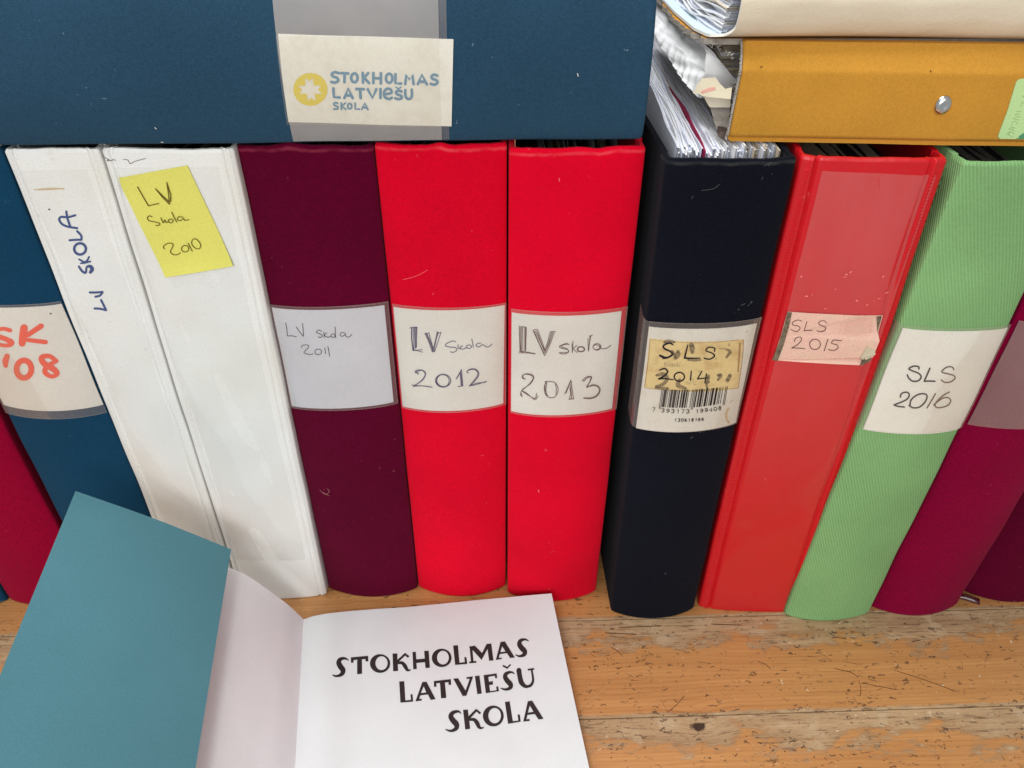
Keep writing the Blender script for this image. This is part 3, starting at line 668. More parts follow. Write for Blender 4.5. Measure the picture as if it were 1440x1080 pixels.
I.many(K, [[(748, 365), (715, 348), (640, 378), (655, 402), (730, 420), (742, 448), (690, 472), (632, 458)], [(740, 355), (690, 362), (655, 385), (725, 410), (735, 450), (640, 455)], [(793, 318), (788, 455)], [(780, 350), (786, 450)], [(842, 370), (800, 408), (845, 455)], ell(885, 415, 44, 32), ell(885, 415, 36, 26, 30), [(966, 290), (970, 438)], [(980, 262), (1018, 250)], [(1000, 255), (985, 340), (975, 430)], [(990, 260), (978, 400)],
    ell(1070, 388, 46, 38), ell(1062, 392, 38, 28, 40), [(1105, 355), (1112, 398), (1150, 412), (1200, 395), (1230, 368)],
    [(242, 765), (208, 752), (212, 720), (260, 700), (325, 715), (340, 752), (300, 820), (210, 885), (188, 945), (208, 970)], [(235, 760), (215, 740), (225, 712), (270, 708), (322, 728), (330, 760), (280, 830), (205, 895)], [(205, 900), (260, 930), (350, 1002), (388, 960)], [(210, 910), (290, 960), (355, 990), (372, 930)], [(195, 930), (205, 965)],
    [(490, 795), (462, 850), (475, 940), (530, 980), (590, 965), (622, 890), (600, 820), (560, 795), (470, 792)], [(490, 810), (480, 900), (500, 960)], [(590, 810), (600, 880), (595, 940)], [(475, 800), (470, 880), (490, 950)], [(698, 938), (740, 840), (770, 775)], [(712, 925), (765, 795)], [(770, 775), (785, 900), (800, 995)], [(750, 1000), (765, 930), (755, 860)], [(765, 830), (778, 990)], [(745, 998), (802, 992)],
    [(900, 782), (950, 738), (1008, 735), (990, 790), (950, 860), (1020, 828), (1090, 848), (1106, 900), (1070, 960), (1000, 990), (915, 985)], [(915, 790), (960, 748), (1000, 745), (960, 850)], [(970, 850), (1040, 838), (1085, 862), (1095, 905), (1060, 955), (1000, 980), (920, 980)]], 1.0)
I.build(lab)
pocket(rt, S, [S.inv(p) for p in ((716.5, 433), (883, 430), (715.5, 578.5), (867, 574))], M['filmclear'])
h = Ink(S, .0003, M['scratchl'], 'scuff'); h.many(lambda p: p, [[(757, 688), (758, 692)], [(786, 250), (787, 255)]], .8); h.build(rt)['kind'] = 'stuff'
# --- black 2014
rt, S = standing([(937, 222), (1122, 215), (859, 860), (976, 856)], 'black cloth binder stuffed with loose papers, label SLS 2014 over a barcode', M['black'], bulge=.007, r=.0035, seed=10,
                 pages=False, rim=bumpy(3, .0006))
lab = patch('label', S, [S.inv(p) for p in ((907, 459), (1063.8, 454.5), (891, 601), (1036, 594))], M['labeldirt'], rt, .0006)
K = crop(890, 450, 6.75)
tp = patch('yellowed_tape', S, [S.inv(p) for p in K([(163, 170), (1045, 175), (112, 636), (995, 640)])], M['tape'], lab, .00085, .0002)
I = Ink(S, .00095, M['tapeedge'], 'browned_edge'); I.many(K, [[(166, 175, 5), (158, 300, 6), (140, 450, 7), (114, 632, 6)], [(1042, 180, 7), (1035, 330, 9), (1012, 500, 8), (992, 636, 7)], [(1008, 215, 16), (1002, 330, 20), (990, 480, 14)], [(114, 636, 4), (300, 655, 5), (560, 664, 5), (800, 650, 4), (990, 640, 5)], [(170, 178, 4), (400, 200, 4), (700, 205, 4), (1000, 180, 5)]]); I.build(tp)
I = Ink(S, .0010, M['smudge'], 'smudged_ink')
I.many(K, [[(300, 200, 28), (340, 192, 34), (395, 200, 22)], [(552, 225, 44), (560, 260, 52), (560, 300, 30)], [(425, 290, 34), (425, 320, 48), (400, 350, 38)], [(370, 290, 30), (395, 320, 30)], [(520, 368, 18), (580, 372, 26), (638, 368, 18)], [(880, 268, 16), (915, 290, 34), (892, 330, 26), (880, 345, 20)],
    [(225, 515, 24), (290, 505, 40), (325, 545, 34), (285, 600, 34), (215, 628, 26), (330, 640, 26)], [(440, 560, 34), (425, 610, 44), (500, 640, 26)], [(712, 520, 26), (705, 580, 34)], [(800, 515, 26), (830, 515, 34), (800, 560, 22)], [(915, 515, 34), (890, 565, 38)], [(690, 590, 20), (700, 640, 24)], [(780, 355, 10), (785, 358, 10)], [(905, 215, 10), (907, 235, 10)], [(810, 262, 8), (870, 262, 8)]])
I.build(tp)
KW = lambda pts: [(p[0], p[1], p[2]*1.45) for p in K(pts)]
I = Ink(S, .00112, M['penblack'])
I.many(KW, [[(380, 225, 9), (345, 208, 12), (292, 232, 11), (300, 262, 12), (355, 288, 11), (372, 318, 12), (330, 345, 12), (290, 348, 18)], [(258, 328, 14), (295, 345, 16)], [(518, 228, 8), (502, 290, 10), (488, 350, 12)], [(488, 350, 12), (560, 352, 9), (635, 350, 6)], [(768, 285, 9), (768, 255, 8), (715, 248, 8), (688, 280, 8), (745, 302, 8), (768, 330, 10), (725, 360, 8), (672, 352, 10)],
    [(255, 465, 9), (300, 450, 10), (328, 480, 10), (295, 520, 11), (245, 548, 10)], [(245, 548, 10), (300, 545, 9), (380, 555, 7)], ell(438, 528, 48, 42, 0, 16, 9), [(550, 475, 8), (542, 560, 9)], [(650, 475, 7), (608, 548, 8)], [(608, 548, 8), (705, 538, 7)], [(692, 500, 8), (678, 585, 8)]])
I.build(tp)
I = Ink(S, .00092, M['faint'], 'faint_print')
# Black
I.many(K, [[(303, 392), (300, 428), (322, 428), (325, 412), (302, 410), (322, 400), (303, 392)], [(340, 388), (338, 430)], ell(362, 420, 12, 10), [(375, 408), (374, 432)], [(408, 412), (390, 410), (386, 425), (405, 432)], [(420, 392), (416, 432)], [(440, 410), (420, 422), (442, 432)]], .9)
I.many(K, [[(500, 575), (502, 598), (518, 595), (515, 582), (502, 585)], [(525, 582), (532, 598), (545, 582), (528, 608)], [(600, 578), (570, 580), (572, 600), (600, 600)], ell(560, 560, 14, 12), [(330, 470), (345, 490)], [(620, 470), (622, 490), (632, 472), (642, 490)]], .8)
I.build(tp)
# EAN barcode
code = '7393173199408'
Lc = ['0001101', '0011001', '0010011', '0111101', '0100011', '0110001', '0101111', '0111011', '0110111', '0001011']
par = ['LLLLLL', 'LLGLGG', 'LLGGLG', 'LLGGGL', 'LGLLGG', 'LGGLLG', 'LGGGLL', 'LGLGLG', 'LGLGGL', 'LGGLGL'][int(code[0])]
bits = '101'
for c, p in zip(code[1:7], par):
    b = Lc[int(c)]; bits += b if p == 'L' else ''.join('1' if z == '0' else '0' for z in b)[::-1]
bits += '01010'
for c in code[7:]: bits += ''.join('1' if z == '0' else '0' for z in Lc[int(c)])
bits += '101'
I = Ink(S, .00105, M['bar'], 'barcode'); nb = len(bits); i = 0
while i < nb:
    if bits[i] == '1':
        j = i
        while j < nb and bits[j] == '1': j += 1
        guard = i < 3 or 45 <= i < 50 or i >= nb-3
        def pt(t, b):
            sag = 26*(1-(2*t-1)**2)
            if b == 0: x, y = 272+(893-272)*t, 648+(618-648)*t+sag*.6
            else: x, y = 247+(862-247)*t, 812+(775-812)*t+sag+(20 if guard else 0)
            return (890+x/6.75, 450+y/6.75)
        a, b_ = i/nb, (j-.12)/nb
        I.poly([[pt(a, 0), pt(b_, 0), pt(b_, 1), pt(a, 1)]]); i = j
    else: i += 1
I.build(lab)
DG = {'0': [[(.5, 0), (.1, .3), (.1, .7), (.5, 1), (.9, .7), (.9, .3), (.5, 0)]], '1': [[(.25, .25), (.6, 0), (.6, 1)]], '3': [[(.1, .15), (.5, 0), (.85, .25), (.5, .48), (.9, .72), (.5, 1), (.1, .85)]],
      '4': [[(.7, 1), (.7, 0), (.1, .7), (.95, .7)]], '6': [[(.8, .08), (.3, .2), (.1, .65), (.5, 1), (.9, .7), (.5, .45), (.15, .65)]], '7': [[(.1, 0), (.9, 0), (.4, 1)]], '8': [[(.5, .46), (.15, .25), (.5, 0), (.85, .25), (.5, .46), (.1, .75), (.5, 1), (.9, .75), (.5, .46)]],
      '9': [[(.2, .92), (.7, .8), (.9, .35), (.5, 0), (.1, .3), (.5, .55), (.85, .35)]]}
I = Ink(S, .00105, M['bar'], 'printed_digits')
def digits(s, x0, y0, x1, y1, h, sag=0, w=.9):
    for k, c in enumerate(s):
        t = (k+.5)/len(s); cx = x0+(x1-x0)*t; cy = y0+(y1-y0)*t+sag*(1-(2*t-1)**2); cw = (x1-x0)/len(s)*.72
        for st in DG[c]: I.stroke(K([(cx-cw/2+cw*a-(b-.5)*4, cy-h/2+h*b) for a, b in st]), w, c in '147')
digits('7', 180, 838, 220, 838, 36); digits('393173', 262, 846, 542, 856, 36, 4); digits('199408', 585, 856, 838, 822, 36, 4); digits('130618166', 388, 938, 672, 928, 28, 5, .85)
I.build(lab)
I = Ink(S, .0008, M['stain'], 'brown_stain'); I.many(K, [[(900, 835, 20), (880, 880, 26), (885, 940, 24), (905, 965, 22)], [(950, 755, 6), (915, 775, 8)], [(1080, 95, 8), (1070, 110, 8)]]); I.build(lab)['kind'] = 'stuff'
pocket(rt, S, [S.inv((905, 451))[:1]+(S.inv((905, 451))[1],), S.inv((1070, 445.5)), S.inv((886, 599.5)), S.inv((1040, 594))], M['filmclear'])
# wrap of the pocket round the left corner
a = S.inv((905, 451)); b = S.inv((886, 599.5))
patch('pocket_side', S, [(-.16, a[1]+.01), (.028, a[1]), (-.16, b[1]+.01), (.028, b[1])], M['filmclear'], rt, .0011, .0001, 40, 8)
I = Ink(S, .0004, M['hair'], 'lint_hair'); I.m = ink('grey_lint', lin(96, 96, 98)); I.many(crop(840, 0, 2.4), [[(350, 642), (390, 636), (412, 620)], [(318, 670), (322, 660)], [(560, 560), (590, 545)]], .45); I.build(rt)
# its papers: tops seen from above, running back
BLK = rt
def leaf_stack(parent, n, f, mats, pick, NY=30, nm='pages', th=.00033):
    """f(i,s,k): point on sheet i, s along the seen edge 0..1, k 0 bottom .. 1 top"""
    vs = []; fs = []; mi = []
    for i in range(n):
        b = len(vs)
        for side in (0, 1):
            for k in (0, .6, .9, 1):
                for j in range(NY+1):
                    p, q = f(i, j/NY, k); vs.append(p+q*(th*(1 if side else -1)))
        for side in (0, 1):
            o = b+side*4*(NY+1)
            for k in range(3):
                for j in range(NY):
                    q = (o+k*(NY+1)+j, o+k*(NY+1)+j+1, o+(k+1)*(NY+1)+j+1, o+(k+1)*(NY+1)+j)
                    fs.append(q if side else q[::-1]); mi.append(pick(i))
        for j in range(NY):
            p = b+3*(NY+1)+j; q = p+4*(NY+1); fs.append((p, p+1, q+1, q)); mi.append(pick(i))
    o = mesh(nm, vs, fs, None, parent, True, None, mats, mi); o['kind'] = 'stuff'; return o
rn = random.Random(11); PH = [(rn.uniform(0, 6), rn.uniform(0, 6), rn.uniform(-.0012, .0006), rn.uniform(0, .006)) for _ in range(120)]
def fblk(i, s, k):
    t = i/95; ph = PH[i]; y = .004+ph[3]+.25*s
    xf = .0735+.048*t; xb = .0720+.046*t           # leaves lean away and fan towards the back
    e = (1-s)**3
    x = xf+(xb-xf)*min(1, s*1.6)**.8
    x += .0010*math.sin(s*9+t*5)+.0003*math.sin(s*21+ph[0])+e*(.0008*math.sin(ph[1]*2)+.0022*math.sin(t*25))*k+.0012*(1-s)**8*math.sin(ph[0]*5)
    z = .318+ph[2]+.0008*math.sin(s*12+ph[1])+.001*noise.noise(Vector((s*12, i*.7, 0)))-.300*(1-k)-.004*e*abs(math.sin(ph[0]))
    z += .008*min(1, s*1.8)*max(0, 1-t/.5)**.7*(k > 0)
    return Vector((x, y, z)), Vector((1, 0, 0))
leaf_stack(BLK, 96, fblk, [M['page'], M['pageb'], M['paged'], M['pagec']], lambda i: (3 if i > 70 and i % 3 else (2 if i > 80 and i % 4 == 0 else (1 if (i*7) % 5 < 2 else 0))))
def div(a, b):
    i = 36; p, q = fblk(i, b, 1); t = Vector((.0008*(a-.5), 0, .001)); return p+t
slab('divider', 2, 30, lambda a, b: fblk(26, b, 1)[0]+Vector((.0004*(a*2-1), 0, .0009+.0004*math.sin(b*11))), Vector((0, 0, -1)), .02, M['crimsoncard'], BLK)

# --- red vinyl 2015
rt, S = standing([(1128, 207), (1336, 210), (982, 855), (1118, 861)], 'red vinyl binder with welded seams and a pinkish tape label SLS 2015', M['redv'], bulge=.0012, r=.004, groove=.0012, seed=12,
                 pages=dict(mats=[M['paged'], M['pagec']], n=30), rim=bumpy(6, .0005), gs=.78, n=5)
# clear sleeve welded on the spine
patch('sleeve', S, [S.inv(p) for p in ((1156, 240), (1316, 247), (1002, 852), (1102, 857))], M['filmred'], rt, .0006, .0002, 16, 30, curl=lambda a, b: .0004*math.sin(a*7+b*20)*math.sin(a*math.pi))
K = crop(1080, 430, 8)
lp = K([(215, 58), (480, 74), (760, 88), (1000, 100), (1270, 105), (1252, 300), (1245, 380), (1200, 500), (1178, 562), (1110, 600), (1022, 655), (700, 640), (380, 622), (55, 600), (140, 330)])
lab = polypatch('label', S, [lp], M['pinktape'], rt, .0012, .0004)
gl = polypatch('glue_strip', S, [K([(214, 58), (264, 62), (230, 230), (170, 430), (105, 606), (52, 600), (120, 400), (180, 200)])], M['velcro'], lab, .0014, .0002)
gl = polypatch('glue_strip', S, [K([(1215, 112), (1262, 106), (1250, 300), (1212, 315)])], M['velcro'], lab, .0014, .0002)
cu = polypatch('folded_corner', S, [K([(1030, 560), (1100, 440), (1205, 470), (1195, 520), (1170, 560), (1100, 575), (1060, 590)])], M['beige'], lab, .0022, .0008)
cu = polypatch('glue_strip', S, [K([(1060, 570), (1130, 568), (1105, 605), (1025, 648)])], M['velcro'], lab, .0024, .0010)
I = Ink(S, .0013, M['penbrown'])
I.many(K, [[(372, 158), (335, 145), (278, 165), (272, 200), (330, 212), (355, 240), (315, 275), (250, 252)], [(430, 165), (400, 265)], [(400, 265), (490, 262)], [(652, 178), (620, 152), (565, 168), (575, 198), (638, 228), (632, 262), (585, 278), (545, 266)],
    [(290, 388), (308, 350), (358, 338), (370, 370), (330, 420), (260, 462)], [(260, 462), (330, 462), (410, 470)], ell(522, 420, 60, 58, 0), [(667, 362), (625, 492)], [(820, 378), (730, 370)], [(730, 370), (708, 405), (770, 428), (778, 460), (732, 488), (672, 476)]], 1.0)
I.build(lab)
I = Ink(S, .0010, M['scratchl'], 'flaked_paint'); rn = random.Random(5)
for x, y in [(835, 10), (870, 100), (905, 115), (960, 20), (970, 75), (945, 95), (765, 125), (700, 85), (720, 80), (850, 5), (830, 20), (930, 100), (800, 60), (685, 20)]:
    X, Y = 840+x/2.4, 380+y/2.4; I.stroke([(X, Y), (X+rn.uniform(.5, 2), Y+rn.uniform(-1, 1)), (X+rn.uniform(1, 3.5), Y+rn.uniform(-2, 1))], rn.uniform(.7, 1.7))
I.build(rt)
# ribbed weld along both seams
def ribs(S, u0, n, m, parent, w):
    vs = []; fs = []
    for i in range(n):
        v = .01+.975*i/n
        for du, dv in ((-w, 0), (w, 0), (w, .0011), (-w, .0011)): vs.append(S.O(u0+du, v+dv, .00035))
        for du, dv in ((-w, -.0006), (w, -.0006), (w, .0017), (-w, .0017)): vs.append(S.O(u0+du*1.2, v+dv, -.0001))
        b = i*8; fs.append((b, b+1, b+2, b+3)); fs += [(b+4+j, b+4+(j+1) % 4, b+(j+1) % 4, b+j) for j in range(4)]
    o = mesh('weld_ribs', vs, fs, m, parent, False); o['kind'] = 'stuff'
ribs(S, .058, 190, M['redv'], rt, .013); ribs(S, .942, 190, M['redv'], rt, .013)
# --- green 2016
rt, S = standing([(1357, 222), (1535, 218), (1104, 866), (1223, 862)], 'light green ribbed cloth binder with a white label SLS 2016', M['green'], bulge=.006, r=.0035, seed=13, pages=dict(mats=[M['paged'], M['kraft']], n=44), rim=bumpy(8, .0005))
lab = patch('label', S, [S.inv(p) for p in ((1268, 461), (1417, 461), (1208.5, 603), (1354, 602))], M['label'], rt, .0006)
K = crop(1220, 490, 9); I = Ink(S, .0008, M['penblack'])
I.many(K, [[(642, 250), (640, 222), (580, 214), (518, 245), (560, 272), (640, 305), (672, 348), (640, 395), (570, 405), (520, 370), (498, 325)], [(782, 240), (745, 325), (710, 405)], [(710, 405), (780, 402), (842, 405)]], 2.2)
I.many(K, [[(410, 605), (425, 560), (490, 543), (522, 578), (480, 640), (330, 705)], [(330, 705), (380, 722), (458, 730)], [(530, 710), (545, 640), (620, 578), (705, 562), (745, 592), (720, 665), (650, 730), (570, 740), (520, 712)]], 2.1)
I.build(lab)
I = Ink(S, .0008, ink('brownish_pen', lin(84, 62, 52)))
I.many(K, [[(1082, 258), (1060, 225), (990, 228), (930, 285), (1000, 308), (1080, 332), (1095, 370), (1040, 412), (970, 418), (925, 388)], [(850, 562), (800, 650), (745, 740)], [(1025, 540), (940, 590), (860, 670), (848, 722), (900, 740), (1000, 712), (1042, 655), (1015, 615), (950, 615), (870, 668), (828, 705)]], 1.8)
I.build(lab)
pocket(rt, S, [S.inv((1263, 456)), S.inv((1421, 456)), S.inv((1205, 602)), S.inv((1356, 600))], M['filmover'])
a = S.inv((1263, 456)); b = S.inv((1205, 602))
patch('pocket_side', S, [(-.2, a[1]+.01), (.028, a[1]), (-.2, b[1]+.01), (.028, b[1])], M['filmclear'], rt, .0011, .0001, 40, 8)
# --- wine red, empty pocket
rt, S = standing([(1542, 218), (1722, 218), (1226, 856), (1348, 850)], 'wine red cloth binder with an empty clouded pocket, right of the green one', M['wine'], bulge=.008, seed=14)
v1 = S.inv((1430, 450))[1]; v0 = S.inv((1415, 601))[1]
pocket(rt, S, [(.01, v1), (.99, v1), (.01, v0), (.99, v0)], M['filmpink'])
# --- far right
rt, S = standing([(1732, 205), (1915, 205), (1353, 832), (1478, 838)], 'dark wine binder at the right edge with a lacquered foot, set back a little', M['maroon'], bulge=.008, seed=15)
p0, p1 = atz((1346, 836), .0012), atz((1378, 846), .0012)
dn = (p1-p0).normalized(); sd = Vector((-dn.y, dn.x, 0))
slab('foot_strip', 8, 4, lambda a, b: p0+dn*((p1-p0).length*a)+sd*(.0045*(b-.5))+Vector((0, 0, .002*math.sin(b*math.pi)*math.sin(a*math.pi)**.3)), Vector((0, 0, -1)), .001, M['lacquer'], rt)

# ------------------------------------------------------------------ lying binders on top
def lying(label, m, TLp, TRp, BLp, BRp, zb, zt, dep, x1l=None, bulge=.004, r=.003, prof=None, seed=0, name='ring_binder', depth=.28, group='binders lying on top of the row', cov=None, wob=.0003, nu=44):
    BL, BR = atz(BLp, zb), atz(BRp, zb)
    TL, TR = BL.copy(), BR.copy(); TL.z = zt; TR.z = zt
    root = thing(name, (BL+BR)/2+Vector((0, .14, 0)), label, 'binder', group)
    S = Surf(BL, BR, TL, TR, 'v', bulge, r, 6, 0, prof=prof, wob=wob, seed=seed)
    S.r = r
    spine_shell(root, S, m, nu=nu)
    return root, S
# blue one
zb = .3185
BR_ = atz((903, 197), zb); BL_ = atz((0, 206), zb); e = (BR_-BL_).normalized(); BL_ = BR_-e*.322
for p in (BL_, BR_): p.z = zb
up = Vector((0, 0, .064))
rt = thing('ring_binder', (BL_+BR_)/2+Vector((0, .14, 0)), 'big blue cloth binder lying flat across the row, its card showing a yellow star logo', 'binder', 'binders lying on top of the row')
S = Surf(BL_, BR_, BL_+up, BR_+up, 'v', .004, .003, 6, 0, wob=.0004, seed=20)
spine_shell(rt, S, M['blue'], nv=60); cover_board(rt, S, 0, .28, M['blue']); cover_board(rt, S, 1, .28, M['blue'])
SB = S
def shrink_stack(parent, x0, x1, y0, y1, z0, z1, n, mats, seed, amp=.001, left=lambda y, t: 0., nm='pages', front=0., th=.0001):
    """flat lying sheets; left edges wander by left(y,t)"""
    rn = random.Random(seed); vs = []; fs = []; mi = []; NX, NYY = 10, 22
    for i in range(n):
        t = i/(n-1); ph = rn.uniform(0, 6); mt = rn.randrange(len(mats)); j0 = rn.uniform(0, .003); b = len(vs)
        for side in (0, 1):
            for a in range(NYY+1):
                for c in range(NX+1):
                    s = a/NYY; u = (c/NX)**2; y = y0+rn.uniform(0, .0001)+(y1-y0)*s; x = x0+left(s, t)+j0+(x1-x0)*u
                    w = amp*(math.exp(-u*14))*(math.sin(s*19+ph)+.8*math.sin(s*41+ph*3)+noise.noise(Vector((s*25, i*.8, seed)))*1.5)
                    vs.append(Vector((x, y, z0+(z1-z0)*t+w+side*th)))
        o2 = (NYY+1)*(NX+1)
        for side in (0, 1):
            o = b+side*o2
            for a in range(NYY):
                for c in range(NX):
                    q = (o+a*(NX+1)+c, o+a*(NX+1)+c+1, o+(a+1)*(NX+1)+c+1, o+(a+1)*(NX+1)+c); fs.append(q if side else q[::-1]); mi.append(mt)
        for a in range(NYY):
            p = b+a*(NX+1); q = b+(a+1)*(NX+1); fs.append((p, q, q+o2, p+o2)); mi.append(mt)
    o = mesh(nm, vs, fs, None, parent, True, None, mats, mi); o['kind'] = 'stuff'; return o
shrink_stack(rt, BL_.x+.012, BR_.x-.012, BR_.y+.02, BR_.y+.24, zb+.006, zb+.05, 12, [M['page'], M['pagec']], 2, .0003)
h = Ink(S, .0003, M['label'], 'fleck'); h.many(lambda p: p, [[(812, 103), (813, 107)], [(218, 179), (220, 181)], [(226, 200), (229, 200)]], 1.0); h.build(rt)['kind'] = 'stuff'
# card first, then the pocket that it half stands out of
lab = patch('label', S, [S.inv(p) for p in ((391.7, 47.3), (637.7, 55), (406, 170.7), (635, 176.7))], M['labeldirt'], rt, .0007, .0004)
lab['label'] = 'printed card with yellow star logo'
K = crop(400, 80, 6)
I = Ink(S, .00085, M['printyellow'], 'logo_disc'); I.poly([K(ell(222, 268, 144, 137, 0, 40)[:-1]), K([(178, 172), (212, 198), (242, 172), (250, 235), (312, 238), (285, 270), (320, 305), (258, 305), (265, 365), (228, 340), (200, 365), (190, 305), (125, 305), (152, 272), (120, 240), (178, 238)])]); I.build(lab)
I = Ink(S, .00085, M['printblue'])
I.many(K, [[(460, 133), (428, 124), (402, 140), (412, 160), (445, 172), (457, 194), (432, 211), (397, 206)], ell(592, 172, 27, 37), ell(885, 176, 27, 38), [(1290, 153), (1262, 145), (1242, 160), (1250, 180), (1282, 192), (1290, 214), (1265, 229), (1235, 222)]], 3.9)
I.many(K, [[(478, 132), (540, 135)], [(510, 135), (508, 208)], [(662, 130), (665, 213)], [(708, 133), (672, 172)], [(672, 170), (716, 216)], [(752, 132), (752, 216)], [(815, 133), (815, 219)], [(752, 175), (815, 177)], [(938, 142), (938, 218), (985, 220)], [(1020, 223), (1030, 146), (1056, 188), (1080, 148), (1090, 224)], [(1126, 224), (1160, 146), (1202, 226)], [(1140, 203), (1185, 205)]], 3.9, True)
I.many(K, [[(415, 260), (420, 333), (468, 336)], [(508, 340), (540, 260), (578, 341)], [(522, 318), (566, 320)], [(608, 265), (672, 267)], [(640, 267), (645, 341)], [(705, 268), (745, 341), (776, 268)], [(812, 266), (812, 340)]], 3.9, True)
I.many(K, [[(852, 308), (902, 298), (900, 272), (872, 262), (848, 280), (842, 310), (855, 338), (885, 348), (908, 338)], [(988, 286), (965, 278), (942, 291), (955, 311), (985, 322), (990, 340), (965, 350), (936, 343)], [(1020, 274), (1022, 325), (1042, 348), (1066, 342), (1076, 318), (1074, 270)]], 3.7)
I.many(K, [[(940, 250), (962, 262), (984, 250)]], 1.9, True)
I.many(K, [[(452, 384), (430, 379), (418, 391), (432, 405), (452, 413), (450, 431), (418, 432)], ell(553, 409, 17, 22)], 2.5)
I.many(K, [[(482, 381), (483, 435)], [(516, 382), (486, 409), (520, 435)], [(599, 384), (600, 433), (634, 433)], [(655, 435), (680, 383), (706, 437)], [(666, 420), (697, 421)]], 2.5, True)
I.build(lab)
f = patch('label_pocket', S, [(S.inv((384, 0))[0], .97), (S.inv((617, 0))[0], .97), (S.inv((412, 197))[0], .02), (S.inv((621.7, 196))[0], .02)], M['filmgrey'], rt, .0006, .0001, 20, 30)
f.data.materials[0] = M['filmgrey']
patch('pocket_edge', S, [(S.inv((617.5, 0))[0], .97), (S.inv((628, 0))[0], .97), (S.inv((622, 196))[0], .02), (S.inv((632, 197))[0], .02)], M['filmclear'], rt, .0004, .0001, 6, 30)
patch('pocket_flap', S, [S.inv(p) for p in ((389, 50), (617.5, 53), (404, 173), (620.5, 177))], M['filmover'], rt, .0014, .0001, 16, 12)

# ochre one
def oprof(q):    # q -1 bottom .. 1 top
    if q > 1: return .009+(q-1)*.02
    if q > .78: return .0042+(q-.78)/.22*.0048
    if q > .52: return (q-.52)/.26*.0042
    if q > -.86: return 0.
    if q > -.93: return .0017*(-.86-q)/.07
    if q > -1: return .0017-.0012*(-.93-q)/.07
    return .0005+(-q-1)*.02
zo = .3185; OL = atz((1024, 199), zo); OR = atz((1440, 206), zo)
OR = OL+(OR-OL).normalized()*.322
up = Vector((0, 0, .0405))
rt = thing('ring_binder', (OL+OR)/2+Vector((0, .14, 0)), 'ochre yellow binder lying flat on the right, steel rivet in its spine, frayed end', 'binder', 'binders lying on top of the row')
S = Surf(OL, OR, OL+up+Vector((.0015, 0, 0)), OR+up, 'v', 0, .0004, 6, 0, prof=oprof, wob=.0003, seed=21)
OS = S
spine_shell(rt, S, M['ochre'], nv=60, nu=70, t=.0022)
cover_d = lambda: None
# bottom cover, torn brown edge sticking out a little to the left
def fray(s, k): return .0022*noise.noise(Vector((s*38, k, 1)))+.0012*noise.noise(Vector((s*110, k, 4)))
slab('cover', 14, 40, lambda a, b: Vector((OL.x-.0035+.032*b+fray(b, 3)*(1-a)+(.325-.035*b)*a, OL.y+.0055+.26*b, zo+.0024)), Vector((0, 0, -1)), .0022, M['brownboard'], rt, mats=[M['brownboard'], M['ochre'], M['brownboard']])
zt = zo+.0405
CE = catmull([tuple(atz(p, zt)[:2]) for p in ((1033, 73), (1010, 61), (990, 52), (970, 41), (950, 26), (932, 4))]+[(.079, .19), (.080, .275)], 8)
def cedge(b):
    i = b*(len(CE)-1); k = min(len(CE)-2, int(i)); t = i-k; return CE[k][0]*(1-t)+CE[k+1][0]*t, CE[k][1]*(1-t)+CE[k+1][1]*t
def topc(a, b):
    x, y = cedge(b); x += fray(b, 8)*.8*(1-a)
    y = max(y, OL.y+.0142+.002*b); y = y+(OL.y+.0142+.262*b-y)*min(1, a*3)
    return Vector((x+(OL.x+.318-x)*a, y, zt-.0002))
slab('cover', 12, 60, topc, Vector((0, 0, -1)), .0024, M['ochre'], rt, mats=[M['ochre'], M['kraft'], M['kraft']], uvf=lambda a, b: (a*.3, b*.27))
# frayed board edge of the spine end
vs = []; fs = []; n = 90
for i in range(n+1):
    q = -.98+1.96*i/n; v = (q+1)/2
    p = S.P(0, v, .0); j = .0009*noise.noise(Vector((i*.9, 2, 3)))
    for k, (dx, dy) in enumerate(((-.0004, .0001), (-.0011+j, .0006), (-.0010-j, .0022), (.0002, .0030))): vs.append(p+Vector((dx, dy, 0)))
for i in range(n):
    for k in range(3): a = i*4+k; fs.append((a, a+1, a+5, a+4))
mesh('torn_edge', vs, fs, M['kraft'], rt)
# tufts of torn fibre along the cover edge
rn = random.Random(3); vs = []; fs = []
for i in range(240):
    if i % 3: s = rn.random()*.75; x_, y_ = cedge(s); c = Vector((x_+fray(s, 8)*.8, y_, zt-.001+rn.uniform(-.0014, .0006)))
    else: v = rn.uniform(.45, .98); c = S.P(0, v, .001)
    d = Vector((rn.uniform(-1, .2), rn.uniform(-.6, .5), rn.uniform(-.7, .7))).normalized()*rn.uniform(.0004, .0013); w = Vector((0, .00018, .00012)); b = len(vs)
    vs += [c-w, c+w, c+d+w*.3]; fs.append((b, b+1, b+2)); vs += [c+w, c-w, c+d*.8-Vector((0, 0, .0002))]; fs.append((b+3, b+4, b+5))
o = mesh('frayed_fibres', vs, fs, M['kraft'], rt, False); o['kind'] = 'stuff'
